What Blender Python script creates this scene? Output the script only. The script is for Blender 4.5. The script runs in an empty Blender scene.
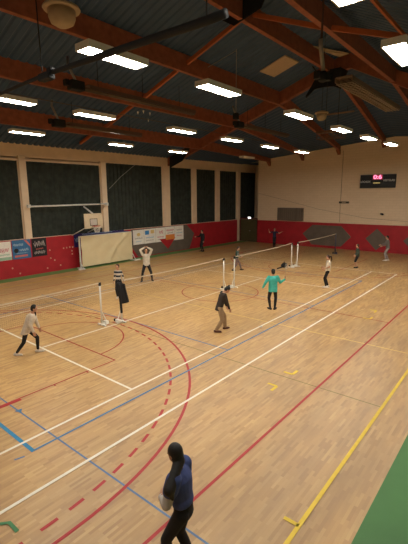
import bpy, bmesh, math, random
import numpy as np
from mathutils import Vector, Matrix
random.seed(7)
SC = bpy.context.scene
COL = SC.collection
PI = math.pi
R = math.radians

# ------------------------------------------------------------------ materials
MATS = {}
def mat(name, col, rough=0.6, metal=0.0, noise=0.0, nscale=8.0, emit=None, estr=0.0, spec=0.4, bump=0.0):
    if name in MATS: return MATS[name]
    m = bpy.data.materials.new(name); m.use_nodes = True
    nt = m.node_tree; b = nt.nodes['Principled BSDF']
    b.inputs['Base Color'].default_value = (*col, 1)
    b.inputs['Roughness'].default_value = rough
    b.inputs['Metallic'].default_value = metal
    b.inputs['Specular IOR Level'].default_value = spec
    if emit:
        b.inputs['Emission Color'].default_value = (*emit, 1)
        b.inputs['Emission Strength'].default_value = estr
    tc = nt.nodes.new('ShaderNodeTexCoord')
    n = nt.nodes.new('ShaderNodeTexNoise'); n.inputs['Scale'].default_value = nscale
    n.inputs['Detail'].default_value = 4
    nt.links.new(tc.outputs['Object'], n.inputs['Vector'])
    r = nt.nodes.new('ShaderNodeValToRGB')
    k = noise if noise else 0.06
    r.color_ramp.elements[0].position = .3; r.color_ramp.elements[1].position = .7
    r.color_ramp.elements[0].color = (*[max(0, c*(1-k)) for c in col], 1)
    r.color_ramp.elements[1].color = (*[min(1, c*(1+k)) for c in col], 1)
    nt.links.new(n.outputs['Fac'], r.inputs['Fac'])
    nt.links.new(r.outputs['Color'], b.inputs['Base Color'])
    if bump:
        bp = nt.nodes.new('ShaderNodeBump'); bp.inputs['Strength'].default_value = bump
        bp.inputs['Distance'].default_value = .02
        nt.links.new(n.outputs['Fac'], bp.inputs['Height'])
        nt.links.new(bp.outputs['Normal'], b.inputs['Normal'])
    MATS[name] = m
    return m

def floor_material():
    m = bpy.data.materials.new('parquet'); m.use_nodes = True
    nt = m.node_tree; L = nt.links.new; N = nt.nodes.new
    b = nt.nodes['Principled BSDF']
    tc = N('ShaderNodeTexCoord')
    br = N('ShaderNodeTexBrick'); br.inputs['Scale'].default_value = 1
    br.inputs['Brick Width'].default_value = .33; br.inputs['Row Height'].default_value = .05
    br.inputs['Mortar Size'].default_value = .0012; br.inputs['Mortar Smooth'].default_value = .1
    br.inputs['Bias'].default_value = 0
    br.offset = .37; br.offset_frequency = 2
    br.inputs['Color1'].default_value = (0, 0, 0, 1); br.inputs['Color2'].default_value = (1, 1, 1, 1)
    br.inputs['Mortar'].default_value = (.25, .25, .25, 1)
    L(tc.outputs['Object'], br.inputs['Vector'])
    ramp = N('ShaderNodeValToRGB'); e = ramp.color_ramp.elements
    e[0].position = 0; e[0].color = (.40, .225, .09, 1)
    e[1].position = 1; e[1].color = (.58, .37, .15, 1)
    for p, c in ((.3, (.475, .28, .108, 1)), (.6, (.52, .315, .122, 1)), (.8, (.53, .325, .128, 1))):
        q = e.new(p); q.color = c
    L(br.outputs['Color'], ramp.inputs['Fac'])
    # large scale wear
    n = N('ShaderNodeTexNoise'); n.inputs['Scale'].default_value = .35; n.inputs['Detail'].default_value = 6
    L(tc.outputs['Object'], n.inputs['Vector'])
    wr = N('ShaderNodeValToRGB'); wr.color_ramp.elements[0].position = .3; wr.color_ramp.elements[1].position = .7
    wr.color_ramp.elements[0].color = (.86, .86, .86, 1); wr.color_ramp.elements[1].color = (1.08, 1.06, 1.04, 1)
    L(n.outputs['Fac'], wr.inputs['Fac'])
    mx = N('ShaderNodeMix'); mx.data_type = 'RGBA'; mx.blend_type = 'MULTIPLY'; mx.inputs['Factor'].default_value = 1
    L(ramp.outputs['Color'], mx.inputs['A']); L(wr.outputs['Color'], mx.inputs['B'])
    # streaky darker, browner wood toward the right-hand side of the hall
    sx = N('ShaderNodeSeparateXYZ'); L(tc.outputs['Object'], sx.inputs[0])
    mr = N('ShaderNodeMapRange'); mr.inputs['From Min'].default_value = 10; mr.inputs['From Max'].default_value = 3.5
    L(sx.outputs['Y'], mr.inputs['Value'])
    n2 = N('ShaderNodeTexNoise'); n2.inputs['Scale'].default_value = 1.6; n2.inputs['Detail'].default_value = 8
    mp = N('ShaderNodeMapping'); mp.inputs['Scale'].default_value = (.35, 1.6, 1)
    L(tc.outputs['Object'], mp.inputs['Vector']); L(mp.outputs['Vector'], n2.inputs['Vector'])
    r2 = N('ShaderNodeValToRGB'); r2.color_ramp.elements[0].position = .34; r2.color_ramp.elements[1].position = .68; r2.color_ramp.elements[0].color = (.22, .22, .22, 1)
    L(n2.outputs['Fac'], r2.inputs['Fac'])
    mul = N('ShaderNodeMath'); mul.operation = 'MULTIPLY'
    L(mr.outputs['Result'], mul.inputs[0]); L(r2.outputs['Color'], mul.inputs[1])
    m2 = N('ShaderNodeMath'); m2.operation = 'MULTIPLY'; m2.inputs[1].default_value = .55
    L(mul.outputs[0], m2.inputs[0])
    mx2 = N('ShaderNodeMix'); mx2.data_type = 'RGBA'; mx2.inputs['B'].default_value = (.27, .165, .085, 1)
    L(m2.outputs[0], mx2.inputs['Factor']); L(mx.outputs['Result'], mx2.inputs['A'])
    L(mx2.outputs['Result'], b.inputs['Base Color'])
    b.inputs['Roughness'].default_value = .38
    b.inputs['Specular IOR Level'].default_value = .5
    return m

def block_wall_material():
    m = bpy.data.materials.new('painted_blockwork'); m.use_nodes = True
    nt = m.node_tree; L = nt.links.new; N = nt.nodes.new
    b = nt.nodes['Principled BSDF']
    tc = N('ShaderNodeTexCoord'); mp = N('ShaderNodeMapping')
    mp.inputs['Rotation'].default_value = (0, R(90), R(90))
    sx = N('ShaderNodeSeparateXYZ'); cx = N('ShaderNodeCombineXYZ')
    L(tc.outputs['Object'], sx.inputs[0])
    ad = N('ShaderNodeMath'); L(sx.outputs['X'], ad.inputs[0]); L(sx.outputs['Y'], ad.inputs[1])
    L(ad.outputs[0], cx.inputs['X']); L(sx.outputs['Z'], cx.inputs['Y'])
    br = N('ShaderNodeTexBrick'); br.inputs['Scale'].default_value = 1
    br.inputs['Brick Width'].default_value = .5; br.inputs['Row Height'].default_value = .2
    br.inputs['Mortar Size'].default_value = .008
    br.inputs['Color1'].default_value = (.80, .62, .43, 1); br.inputs['Color2'].default_value = (.83, .65, .46, 1)
    br.inputs['Mortar'].default_value = (.71, .55, .37, 1)
    L(cx.outputs[0], br.inputs['Vector'])
    L(br.outputs['Color'], b.inputs['Base Color'])
    b.inputs['Roughness'].default_value = .85
    return m

def curtain_material():
    return mat('dark_curtain', (.036, .043, .036), .9, noise=.25, nscale=3, spec=.15)

M_floor = floor_material()
M_block = block_wall_material()
M_beige = mat('beige_paint', (.78, .61, .43), .8, noise=.05, nscale=2)
M_red = mat('red_dado', (.40, .014, .022), .55, noise=.12, nscale=2)
M_greyp = mat('grey_dado', (.135, .105, .08), .6, noise=.12, nscale=2)
M_green = mat('green_paint', (.11, .21, .055), .6, noise=.12, nscale=3)
M_gfloor = mat('green_floor_paint', (.045, .16, .035), .55, noise=.1, nscale=1.5)
M_deck = mat('navy_steel_deck', (.038, .078, .150), .55, noise=.1, nscale=1.5, spec=.4)
M_beam = mat('red_brown_timber', (.28, .088, .046), .6, noise=.22, nscale=4)
M_tie = mat('orange_steel_tie', (.42, .11, .035), .55)
M_black = mat('black_metal', (.012, .012, .013), .8)
M_curt = curtain_material()
M_white = mat('white_enamel', (.72, .70, .64), .45)
M_cream = mat('cream_tarp', (.72, .60, .36), .8, noise=.05, nscale=1.2, bump=.3)
M_steel = mat('galvanised_steel', (.34, .31, .27), .45, metal=.4)
M_heat = mat('heater_grey_steel', (.12, .085, .065), .5, metal=.35)
M_glow = mat('lamp_diffuser', (.9, .9, .9), .5, emit=(1.0, .94, .83), estr=76)
M_bowl = mat('beige_plastic', (.40, .30, .19), .6)
M_panel = mat('beige_roof_panel', (.50, .37, .25), .8)
M_skin = mat('skin', (.50, .27, .17), .6, noise=.04)
M_skin2 = mat('skin_tan', (.36, .18, .10), .6, noise=.04)
M_hair = mat('black_hair', (.010, .008, .007), .6, noise=.3, nscale=60)
M_brhair = mat('brown_hair', (.045, .022, .012), .6, noise=.3, nscale=60)
M_eye = mat('dark_eye', (.01, .008, .006), .2)
M_mouth = mat('mouth_red', (.30, .07, .06), .5)

LINE = {
 'white': mat('white_line_paint', (.76, .70, .58), .5),
 'red': mat('red_line_paint', (.38, .022, .022), .5),
 'redth': mat('dark_red_line_paint', (.33, .03, .022), .5),
 'blue': mat('blue_line_paint', (.055, .17, .33), .5),
 'blueth': mat('slate_blue_line_paint', (.10, .17, .30), .5),
 'cyan': mat('cyan_line_paint', (.02, .20, .38), .5),
 'yellow': mat('yellow_line_paint', (.72, .50, .035), .5),
 'yelth': mat('pale_yellow_line_paint', (.66, .46, .15), .5),
 'olive': mat('olive_line_paint', (.17, .14, .04), .5),
 'green': mat('green_tape', (.04, .17, .06), .5),
}

# ------------------------------------------------------------------ mesh helpers
def bx(bm, c, s, rz=0.0, rot=None):
    """box centre c, full size s"""
    M = Matrix.Translation(c) @ (rot if rot is not None else Matrix.Rotation(rz, 4, 'Z')) @ Matrix.Diagonal((*s, 1))
    return bmesh.ops.create_cube(bm, size=1, matrix=M)

def frame_for(d):
    d = d.normalized()
    a = Vector((0, 0, 1)) if abs(d.z) < .9 else Vector((1, 0, 0))
    u = d.cross(a).normalized(); v = d.cross(u).normalized()
    return u, v

def tube(bm, pts, r, n=8, caps=True):
    pts = [Vector(p) for p in pts]
    rs = r if isinstance(r, (list, tuple)) else [r]*len(pts)
    rings = []
    for i, p in enumerate(pts):
        d = (pts[min(i+1, len(pts)-1)]-pts[max(i-1, 0)])
        u, v = frame_for(d)
        rings.append([bm.verts.new(p+(u*math.cos(2*PI*k/n)+v*math.sin(2*PI*k/n))*rs[i]) for k in range(n)])
    for a, b in zip(rings, rings[1:]):
        for k in range(n):
            bm.faces.new((a[k], a[(k+1) % n], b[(k+1) % n], b[k]))
    if caps:
        bm.faces.new(rings[0][::-1]); bm.faces.new(rings[-1])

def bar(bm, a, b, w, h):
    """rectangular bar a->b, w horizontal, h vertical"""
    a = Vector(a); b = Vector(b); d = (b-a).normalized()
    side = d.cross(Vector((0, 0, 1)))
    side = side.normalized() if side.length > 1e-4 else Vector((1, 0, 0))
    up = side.cross(d).normalized()
    vs = []
    for p in (a, b):
        for sx, sy in ((-1, -1), (1, -1), (1, 1), (-1, 1)):
            vs.append(bm.verts.new(p+side*sx*w/2+up*sy*h/2))
    for f in ((0, 1, 2, 3), (7, 6, 5, 4), (0, 4, 5, 1), (1, 5, 6, 2), (2, 6, 7, 3), (3, 7, 4, 0)):
        bm.faces.new([vs[i] for i in f])

def lathe(bm, c, prof, n=24):
    c = Vector(c); rings = []
    for r, z in prof:
        rings.append([bm.verts.new(c+Vector((r*math.cos(2*PI*k/n), r*math.sin(2*PI*k/n), z))) for k in range(n)])
    for a, b in zip(rings, rings[1:]):
        for k in range(n):
            bm.faces.new((a[k], a[(k+1) % n], b[(k+1) % n], b[k]))
    bm.faces.new(rings[0][::-1]); bm.faces.new(rings[-1])

def poly(bm, pts, thick):
    """extruded polygon; pts 3D, thick vector"""
    a = [bm.verts.new(Vector(p)) for p in pts]
    b = [bm.verts.new(Vector(p)+Vector(thick)) for p in pts]
    bm.faces.new(a[::-1]); bm.faces.new(b)
    n = len(a)
    for i in range(n): bm.faces.new((a[i], a[(i+1) % n], b[(i+1) % n], b[i]))

def obj(name, bm, m, parent=None, smooth=False, bevel=0, fix=True):
    if fix: bmesh.ops.recalc_face_normals(bm, faces=bm.faces)
    me = bpy.data.meshes.new(name); bm.to_mesh(me); bm.free()
    if smooth:
        for p in me.polygons: p.use_smooth = True
    o = bpy.data.objects.new(name, me); COL.objects.link(o)
    for q in (m if isinstance(m, (list, tuple)) else [m]): me.materials.append(q)
    if parent is not None: o.parent = parent
    if bevel:
        b = o.modifiers.new('bevel', 'BEVEL'); b.width = bevel; b.segments = 2; b.limit_method = 'ANGLE'
    return o

def tag(o, label, cat, group=None):
    o['label'] = label; o['category'] = cat
    if group: o['group'] = group
    return o

def thing(name, label, cat, loc=(0, 0, 0), rz=0, group=None):
    o = bpy.data.objects.new(name, None); COL.objects.link(o)
    o.location = loc; o.rotation_euler = (0, 0, rz)
    o.empty_display_size = .1
    return tag(o, label, cat, group)

def struct(name, bm, m, parent=None, **k):
    o = obj(name, bm, m, parent, **k)
    if parent is None: o['kind'] = 'structure'
    return o

def copy_tree(o, parent=None):
    c = o.copy(); COL.objects.link(c)
    if parent: c.parent = parent
    for ch in list(o.children): copy_tree(ch, c)
    return c

NB = bmesh.new

# ------------------------------------------------------------------ dimensions
WY = 22.05           # window wall
EX = 32.4            # end wall
YC = 10.95           # hall centre line of the courts
RY = -4.0            # right wall (below/behind the gallery)
RX = -6.0
def zdeck(y):        # main roof deck underside
    return 7.3+.34*(WY-y) if y > 8.3 else 11.975-.5*(8.3-y)
def zend(y):         # deck height at the end wall
    return 7.35+.09*(WY-y) if y > 8.3 else 8.59-.1*(8.3-y)
XF = 22.6

# ------------------------------------------------------------------ shell
bm = NB(); bx(bm, ((35.3+RX)/2, (WY+RY)/2, -.1), (35.3-RX, WY-RY, .2))
FLOOR = struct('floor', bm, M_floor)

bm = NB()
# window wall: solid dado zone behind, header over windows, pilasters separate
bx(bm, ((35.3+RX)/2, WY+.15, 1.05), (35.3-RX, .3, 2.1))
bx(bm, ((35.3+RX)/2, WY+.15, 7.15), (35.3-RX, .3, 1.05))
bx(bm, ((35.3+RX)/2, WY+.42, 4.4), (35.3-RX, .06, 4.8))
struct('wall_left', bm, M_beige)

bm = NB()
ys = [20.0, 18, 15, 12, 9, 8.3, 6, 3, 0, RY]
poly(bm, [(EX, 20.0, 0)]+[(EX, RY, 0)]+[(EX, y, zend(y)+.05) for y in ys[::-1]], (.3, 0, 0))
struct('wall_end', bm, M_block)
bm = NB(); bx(bm, (35.4, 21, 3.9), (.2, 2.6, 7.8)); bx(bm, (34.0, 19.9, 3.9), (2.6, .2, 7.8))
struct('wall_alcove', bm, M_beige)
bm = NB(); bx(bm, ((EX+RX)/2, RY-.15, 3.6), (EX-RX+.6, .3, 7.2))
struct('wall_right', bm, M_beige)
bm = NB(); poly(bm, [(RX, RY, -.2)]+[(RX, y, zdeck(y)+.1) for y in (RY, 8.3, WY)]+[(RX, WY, -.2)], (-.3, 0, 0))
struct('wall_back', bm, M_beige)

# corrugated roof deck
def corrugated(y0, y1, z0, z1, x0, x1, pitch=.34, d=.05):
    bm = NB(); prof = []; x = x0
    while x < x1:
        prof += [(x, 0), (x+pitch*.55, 0), (x+pitch*.7, d), (x+pitch*.85, d)]
        x += pitch
    a = [bm.verts.new((px, y0, z0+dz)) for px, dz in prof]
    b = [bm.verts.new((px, y1, z1+dz)) for px, dz in prof]
    for i in range(len(a)-1): bm.faces.new((a[i], a[i+1], b[i+1], b[i]))
    return bm
bm = corrugated(WY+.1, 8.3, zdeck(WY+.1), zdeck(8.3), RX-.2, XF+.1)
b2 = corrugated(8.3, RY-.2, zdeck(8.3), zdeck(RY-.2), RX-.2, XF+.1)
me = bpy.data.meshes.new('tmp'); b2.to_mesh(me); b2.free(); bm.from_mesh(me); bpy.data.meshes.remove(me)
# end bay: ruled surface from the last frame down to the end wall
yy = [WY+.1, 18.9, 15.67, 12.55, 10.5, 8.3, 6.1, 3.0, 0, RY-.2]
nx = 58
for y0, y1 in zip(yy, yy[1:]):
    rows = []
    for y in (y0, y1):
        row = []
        for i in range(nx+1):
            t = i/nx
            x = XF+(EX+.2-XF)*t
            z = zdeck(y)*(1-t)+zend(y)*t
            row.append(bm.verts.new((x, y, z+(.045 if i % 2 else 0))))
        rows.append(row)
    for i in range(nx):
        bm.faces.new((rows[0][i], rows[0][i+1], rows[1][i+1], rows[1][i]))
vs = [bm.verts.new(v) for v in ((EX+.1, WY+.3, 7.4), (35.5, WY+.3, 7.4), (35.5, 19.8, 7.45), (EX+.1, 19.8, 7.45))]
bm.faces.new(vs)
struct('ceiling', bm, M_deck, fix=False)

# ---- pilasters and windows on the left wall
PIL = [(4.9, 5.35), (10.80, 11.2), (16.2, 16.6), (21.9, 22.6), (25.3, 25.8), (28.55, 29.05), (31.85, 32.35)]
for i, (a, b) in enumerate(PIL):
    bm = NB(); bx(bm, ((a+b)/2, WY+.05, 4.4), (b-a, .3, 4.6))
    struct('trim_%d' % (i+1), bm, M_beige, bevel=.01)
edges = [(-.5, 4.9)]+[(PIL[i][1], PIL[i+1][0]) for i in range(len(PIL)-1)]+[(32.35, 35.25)]
for i, (a, b) in enumerate(edges):
    if b < 8: continue
    ztop = 6.42 if b < 17 else (6.7 if b < 22 else 6.76)
    r = bpy.data.objects.new('window_%d' % i, None); COL.objects.link(r); r['kind'] = 'structure'
    bm = NB()
    for x0, x1, z0, z1 in ((a, b, 2.10, 2.13), (a, b, ztop, ztop+.12), (a, a+.05, 2.1, ztop), (b-.05, b, 2.1, ztop)):
        bx(bm, ((x0+x1)/2, WY+.04, (z0+z1)/2), (x1-x0, .08, z1-z0))
    obj('window_frame', bm, M_beige, r)
    bm = NB()            # pleated dark blind
    n = int((b-a)/.16); row0 = []; row1 = []
    for k in range(n+1):
        x = a+(b-a)*k/n; y = WY+.035+(.06 if k % 2 else 0)
        row0.append(bm.verts.new((x, y, 2.12))); row1.append(bm.verts.new((x, y, ztop+.05)))
    for k in range(n): bm.faces.new((row0[k], row0[k+1], row1[k+1], row1[k]))
    obj('blind', bm, M_curt, r)
# curved dropped bracket of dark steel where the roof frame meets the window wall is part of the frame below

# ---- red dado boards
bm = NB(); bx(bm, ((31.9+RX)/2, WY-.03, 1.05), (31.9-RX, .06, 2.1))
struct('trim_11', bm, M_red)
bm = NB(); bx(bm, (EX-.03, (19.95+RY)/2, 1.06), (.06, 19.95-RY, 2.12))
struct('trim_12', bm, M_red)
# painted grey polygons
def wall_poly(name, pts, left, m=M_greyp):
    bm = NB()
    if left: poly(bm, [(x, WY-.075, z) for x, z in pts], (0, .02, 0))
    else: poly(bm, [(EX-.075, y, z) for y, z in pts], (.02, 0, 0))
    return struct(name, bm, m)
wall_poly('trim_13', [(18.5, 2.08), (18.45, .95), (19.1, .05), (24.8, .05), (25.45, 1.3), (24.5, 2.08)], True)
wall_poly('trim_14', [(21.3, 1.15), (23.1, 1.15), (22.25, .3)], True).location.y = -.012
MM = MATS['red_dado']
bpy.data.objects['trim_14'].data.materials[0] = MM
wall_poly('trim_15', [(15.3, 1.1), (14.4, 1.9), (11.9, 1.9), (11.05, 1.05), (11.85, .2), (14.4, .2)], False)
wall_poly('trim_16', [(9.9, 1.0), (9.08, 1.83), (8.2, 1.0), (9.05, .12)], False)
wall_poly('trim_17', [(7.15, 1.0), (6.3, 1.83), (4.2, 1.83), (3.4, 1.0), (4.2, .12), (6.3, .12)], False)

# ---- door in the alcove corner
dr = bpy.data.objects.new('door_1', None); COL.objects.link(dr); dr['kind'] = 'structure'
M_door = mat('olive_green_door', (.075, .062, .022), .6, noise=.1)
bm = NB(); bx(bm, (EX+.05, 21.0, 1.07), (.06, 2.0, 2.14)); dl_ = obj('door_leaf', bm, M_door, dr, bevel=.01)
bm = NB()
for y in (20.0, 21.98): bx(bm, (EX+.03, y, 1.1), (.14, .08, 2.2))
bx(bm, (EX+.03, 21, 2.22), (.14, 2.06, .1)); obj('door_frame', bm, mat('dark_red_frame', (.12, .01, .012), .6), dr)
bm = NB(); tube(bm, [(EX-.04, 20.9, 1.05), (EX-.04, 20.75, 1.05)], .02); obj('door_handle', bm, M_steel, dl_)
es = thing('emergency_light', 'small glowing white emergency light above the corner door', 'lamp', (EX-.02, 20.85, 2.3))
bm = NB(); bx(bm, (-.03, 0, 0), (.07, .42, .16)); obj('housing', bm, M_black, es)
bm = NB(); bx(bm, (-.08, 0, 0), (.04, .26, .13)); obj('lens', bm, mat('small_lamp', (1, 1, 1), .5, emit=(1, .97, .9), estr=6), es)

# ------------------------------------------------------------------ court lines (children of the floor)
LZ = {'olive': .002, 'blueth': .003, 'yelth': .004, 'redth': .005, 'red': .006, 'cyan': .007, 'blue': .0075, 'yellow': .0085, 'white': .0095, 'green': .009}
def strip_bm(bm, pts, w, z):
    pts = [Vector((p[0], p[1], 0)) for p in pts]
    L_, R_ = [], []
    for i, p in enumerate(pts):
        d = (pts[min(i+1, len(pts)-1)]-pts[max(i-1, 0)]).normalized()
        nrm = Vector((-d.y, d.x, 0))
        L_.append(bm.verts.new((p.x+nrm.x*w/2, p.y+nrm.y*w/2, z))); R_.append(bm.verts.new((p.x-nrm.x*w/2, p.y-nrm.y*w/2, z)))
    for i in range(len(pts)-1): bm.faces.new((R_[i], R_[i+1], L_[i+1], L_[i]))
def lines(name, segs, kind, w=.05):
    bm = NB()
    for s in segs: strip_bm(bm, s, w, LZ[kind])
    return obj(name, bm, LINE[kind], FLOOR, fix=False)
def arc(cx, cy, r, a0, a1, n=64):
    return [(cx+r*math.cos(R(a0+(a1-a0)*i/n)), cy+r*math.sin(R(a0+(a1-a0)*i/n))) for i in range(n+1)]
# tennis, white
XN = 11.93; XD = 5.55; XD2 = 18.31; XB = 23.83; XA = .04
T = []
for y in (YC-5.52, YC+5.485, YC-4.15, YC+4.1): T.append([(XA, y), (XB, y)])
T += [[(XA, YC-5.52), (XA, YC+5.485)], [(XB, YC-5.52), (XB, YC+5.485)], [(XD, YC-4.15), (XD, YC+4.1)],
      [(XD2, YC-4.15), (XD2, YC+4.1)], [(XD, YC), (XD2, YC)]]
lines('tennis_line', T, 'white', .06)
# basketball, red
BX = 14.5; HL = 13.93
lines('basketball_sideline', [[(BX-HL, YC-7.53), (BX+HL, YC-7.53)], [(BX-HL, YC+7.5), (BX+HL, YC+7.5)]], 'red', .055)
K = [arc(BX, YC, 1.8, 0, 360)]
for s in (-1, 1):
    xe = BX+s*HL; xf = BX+s*(HL-5.8)
    for y in (YC-2.47, YC+2.47): K.append([(xe, y), (xf, y)])
    K.append([(xf, YC-2.49), (xf, YC+2.49)])
    K.append(arc(xf, YC, 1.8, 90, 90+s*180) if s > 0 else arc(xf, YC, 1.8, -90, 90))
    for t in (3.95, 4.87):
        for y, e in ((YC-2.47, -1), (YC+2.47, 1)):
            x = xe-s*t; K.append([(x, y), (x, y+e*.09)])
K.append([(BX, YC-7.5), (BX, YC+7.5)])
lines('basketball_key_line', K, 'redth', .045)
lines('key_block', [[(3.2, YC-2.52), (3.68, YC-2.52)], [(3.2, YC+2.52), (3.68, YC+2.52)]], 'red', .13)
TP = []
for s in (-1, 1):
    bxk = BX+s*(HL-1.6)
    yk = YC-.07; rk_ = 6.53; bxk = 2.38 if s < 0 else BX*2-2.38
    a = arc(bxk, yk, rk_, 90, -90) if s < 0 else arc(bxk, yk, rk_, 90, 270)
    TP.append([(BX+s*HL, yk+rk_)]+a+[(BX+s*HL, yk-rk_)])
lines('three_point_line', TP, 'red', .06)
DS = []
for s in (-1, 1):
    bxk = 2.13 if s < 0 else BX*2-2.13
    r = 6.32; n = 44
    for i in range(n):
        a0 = -90+180*i/n; a1 = a0+180/n*.58
        if s > 0: a0, a1 = a0+180, a1+180
        DS.append(arc(bxk, YC+.06, r, a0, a1, 4))
    if s < 0: DS += [[(1.62, YC+.06-r), (1.88, YC+.06-r)], [(1.15, YC+.06-r), (1.4, YC+.06-r)], [(1.4, YC+r), (1.8, YC+r)]]
lines('dashed_arc_line', DS, 'red', .06)
# volleyball, blue
V = [[(XN-9, y), (XN+9, y)] for y in (YC-4.52, YC+4.5)]
V += [[(XN+9, YC-4.52), (XN+9, YC+4.5)]]
lines('volleyball_line', V, 'blue', .05)
lines('volleyball_end_line', [[(XN-9, YC-4.545), (XN-9, YC+4.5)]], 'cyan', .075)
lines('attack_line', [[(XN-3, YC-4.5), (XN-3, YC+6.2)], [(XN+3, YC-4.5), (XN+3, YC+6.2)]], 'blueth', .05)
lines('practice_line', [[(3.41, 1.97), (3.41, 20)]], 'blueth', .035)
lines('practice_line', [[(8.4, 2.0), (8.4, 16)]], 'olive', .03)
# multi-sport yellow
lines('touch_line', [[(-2, 1.97), (30, 1.97)], [(-2, 19.9), (30, 19.9)], [(4.43, 1.97), (4.43, 2.2)]], 'yellow', .062)
lines('halfway_line', [[(XN, 1.97), (XN, 19.9)]], 'yelth', .05)
# tape corner marks
def chev(x, y, dx, dy, kind='yellow', w=.06):
    return lines('corner_tape', [[(x+dx, y), (x, y)], [(x, y+dy), (x, y)]], kind, w)
chev(7.83, 4.20, -.27, .25, w=.075); chev(8.64, 4.20, .28, .25, w=.075); chev(15.75, 4.2, -.3, .25); chev(14.52, 4.08, .3, .25)
lines('corner_tape', [[(1.75, 5.3), (1.92, 5.16), (1.92, 4.92)]], 'green', .055)
lines('tape_tick', [[(2.6, 6.45), (2.76, 6.40)]], 'blueth', .04)
bm = NB(); vs = [bm.verts.new(p) for p in ((3.34, 8.02, .011), (3.50, 8.0, .011), (3.41, 7.85, .011))]; bm.faces.new(vs)
obj('arrow_mark', bm, LINE['blue'], FLOOR, fix=False)
# green margins
bm = NB(); strip_bm(bm, [(RX, (WY+21.1)/2), (32.3, (WY+21.1)/2)], WY-21.1, .0015)
obj('green_margin', bm, mat('pale_green_floor_paint', (.12, .27, .075), .55), FLOOR, fix=False)
bm = NB()
strip_bm(bm, [(RX, (1.31+RY)/2), (32.3, (1.31+RY)/2)], 1.31-RY, .0015)
obj('green_margin', bm, M_gfloor, FLOOR, fix=False)

# ------------------------------------------------------------------ roof structure
PUR = [(18.9, 7.72, 'brown timber roof beam nearest the dark window blinds'),
       (15.67, 8.82, 'brown timber roof beam, second from the window wall'),
       (12.55, 9.82, 'brown timber roof beam, third from the window wall, above the double lamp'),
       (9.3, 10.98, 'brown timber roof beam carrying the upper end of the orange ties, left of the ridge'),
       (6.1, 10.0, 'brown timber roof beam right of the ridge, the rightmost long beam in view'),
       (3.0, 8.5, 'brown timber roof beam at the far right edge of the ceiling')]
for y, zb, lab in PUR[:5]:
    d = .72 if y > 7 else .62
    w = .2
    t = thing('roof_beam', lab, 'beam', (0, 0, 0), 0, 'timber roof beams running the length of the hall')
    bm = NB(); bx(bm, ((XF+RX)/2, y, zb+d/2), (XF-RX, w, d)); obj('main_span', bm, M_beam, t, bevel=.01)
    ye = y-.1 if y > 9.5 else (9.05 if y > 7 else 5.9)
    ze = zend(ye)
    bm = NB()
    vs = []
    for (x, yv, z0, z1) in ((XF, y, zb, zb+d), (XF+2.2, y*.75+ye*.25, zb*.8+(ze-.22)*.2, (zb+d)*.8+(ze+.1)*.2), (EX-.02, ye, ze-.28, ze+.1)):
        vs.append([bm.verts.new((x, yv+sy*w/2, z)) for sy, z in ((-1, z0), (1, z0), (1, z1), (-1, z1))])
    for a, b in zip(vs, vs[1:]):
        for k in range(4): bm.faces.new((a[k], a[(k+1) % 4], b[(k+1) % 4], b[k]))
    bm.faces.new(vs[0][::-1]); bm.faces.new(vs[-1])
    obj('end_span', bm, M_beam, t, bevel=.01)
    bm = NB(); poly(bm, [(EX-.5, ye-.12, ze-.24), (EX-.01, ye-.12, ze-.24), (EX-.01, ye-.12, ze-.62)], (0, .24, 0))
    obj('corbel', bm, M_beam, t)
# portal frame across the hall
t = thing('portal_frame', 'large brown timber frame crossing the hall under the roof from the window wall', 'beam')
def raft(bm, pts, w, d, x):
    vs = []
    for y, zb in pts:
        vs.append([bm.verts.new((x+sx*w/2, y, z)) for sx, z in ((-1, zb), (1, zb), (1, zb+d), (-1, zb+d))])
    for a, b in zip(vs, vs[1:]):
        for k in range(4): bm.faces.new((a[k], a[(k+1) % 4], b[(k+1) % 4], b[k]))
    bm.faces.new(vs[0][::-1]); bm.faces.new(vs[-1])
bm = NB(); raft(bm, [(WY-.02, 6.68), (18.9, 7.72), (15.67, 8.82), (12.55, 9.82), (9.3, 10.98), (8.3, 11.1)], .28, .72, XF)
obj('rafter', bm, M_beam, t)
bm = NB(); raft(bm, [(8.3, 11.1), (6.1, 9.95), (3, 8.4), (RY, 5.0)], .28, .68, XF)
obj('rafter', bm, M_beam, t)
bm = NB(); poly(bm, [(XF-.2, WY-.3, 6.55), (XF-.2, WY-.3, 7.35), (XF-.2, WY-2.6, 8.1), (XF-.2, WY-1.6, 7.0)], (.06, 0, 0)); obj('gusset_plate', bm, M_black, t)
# orange ties
t = thing('roof_tie', 'thin orange steel tie climbing the roof from the window side to the ridge', 'beam')
bm = NB()
for (y0, z0), (y1, z1) in (((18.8, 8.02), (15.78, 9.1)), ((15.56, 9.1), (12.66, 10.15)), ((12.44, 10.2), (9.42, 11.28)),):
    bar(bm, (14.05, y0, z0), (14.05, y1, z1), .1, .16)
bar(bm, (14.05, 20.9, 7.52), (14.05, 19.0, 8.12), .1, .14)
obj('tie_bar', bm, M_tie, t)
t = thing('roof_tie', 'orange steel tie running right from the ridge toward the large bright lamp', 'beam')
bm = NB(); bar(bm, (14.3, 9.2, 11.35), (14.3, 6.2, 10.15), .12, .16); bar(bm, (14.3, 6.0, 10.1), (14.3, 3.0, 9.05), .12, .16)
obj('tie_bar', bm, M_tie, t)
t = thing('roof_tie', 'slim brown rod meeting the right-hand orange tie from above', 'beam')
bm = NB(); bar(bm, (6.5, 3.7, 9.25), (14.2, 3.6, 9.25), .07, .1); obj('tie_bar', bm, M_tie, t)
t = thing('curtain_rail', 'pale horizontal rail below the deck in front of the far round ceiling speaker', 'rail')
bm = NB(); bar(bm, (27, 12.9, 9.75), (27, 9.55, 9.75), .09, .09); obj('rail_bar', bm, mat('brown_grey_rail', (.24, .15, .10), .6), t)
for y in (12.5, 10):
    bm = NB(); tube(bm, [(27, y, 9.75), (27, y, 10.35)], .012); obj('hanger', bm, M_black, t)

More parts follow.
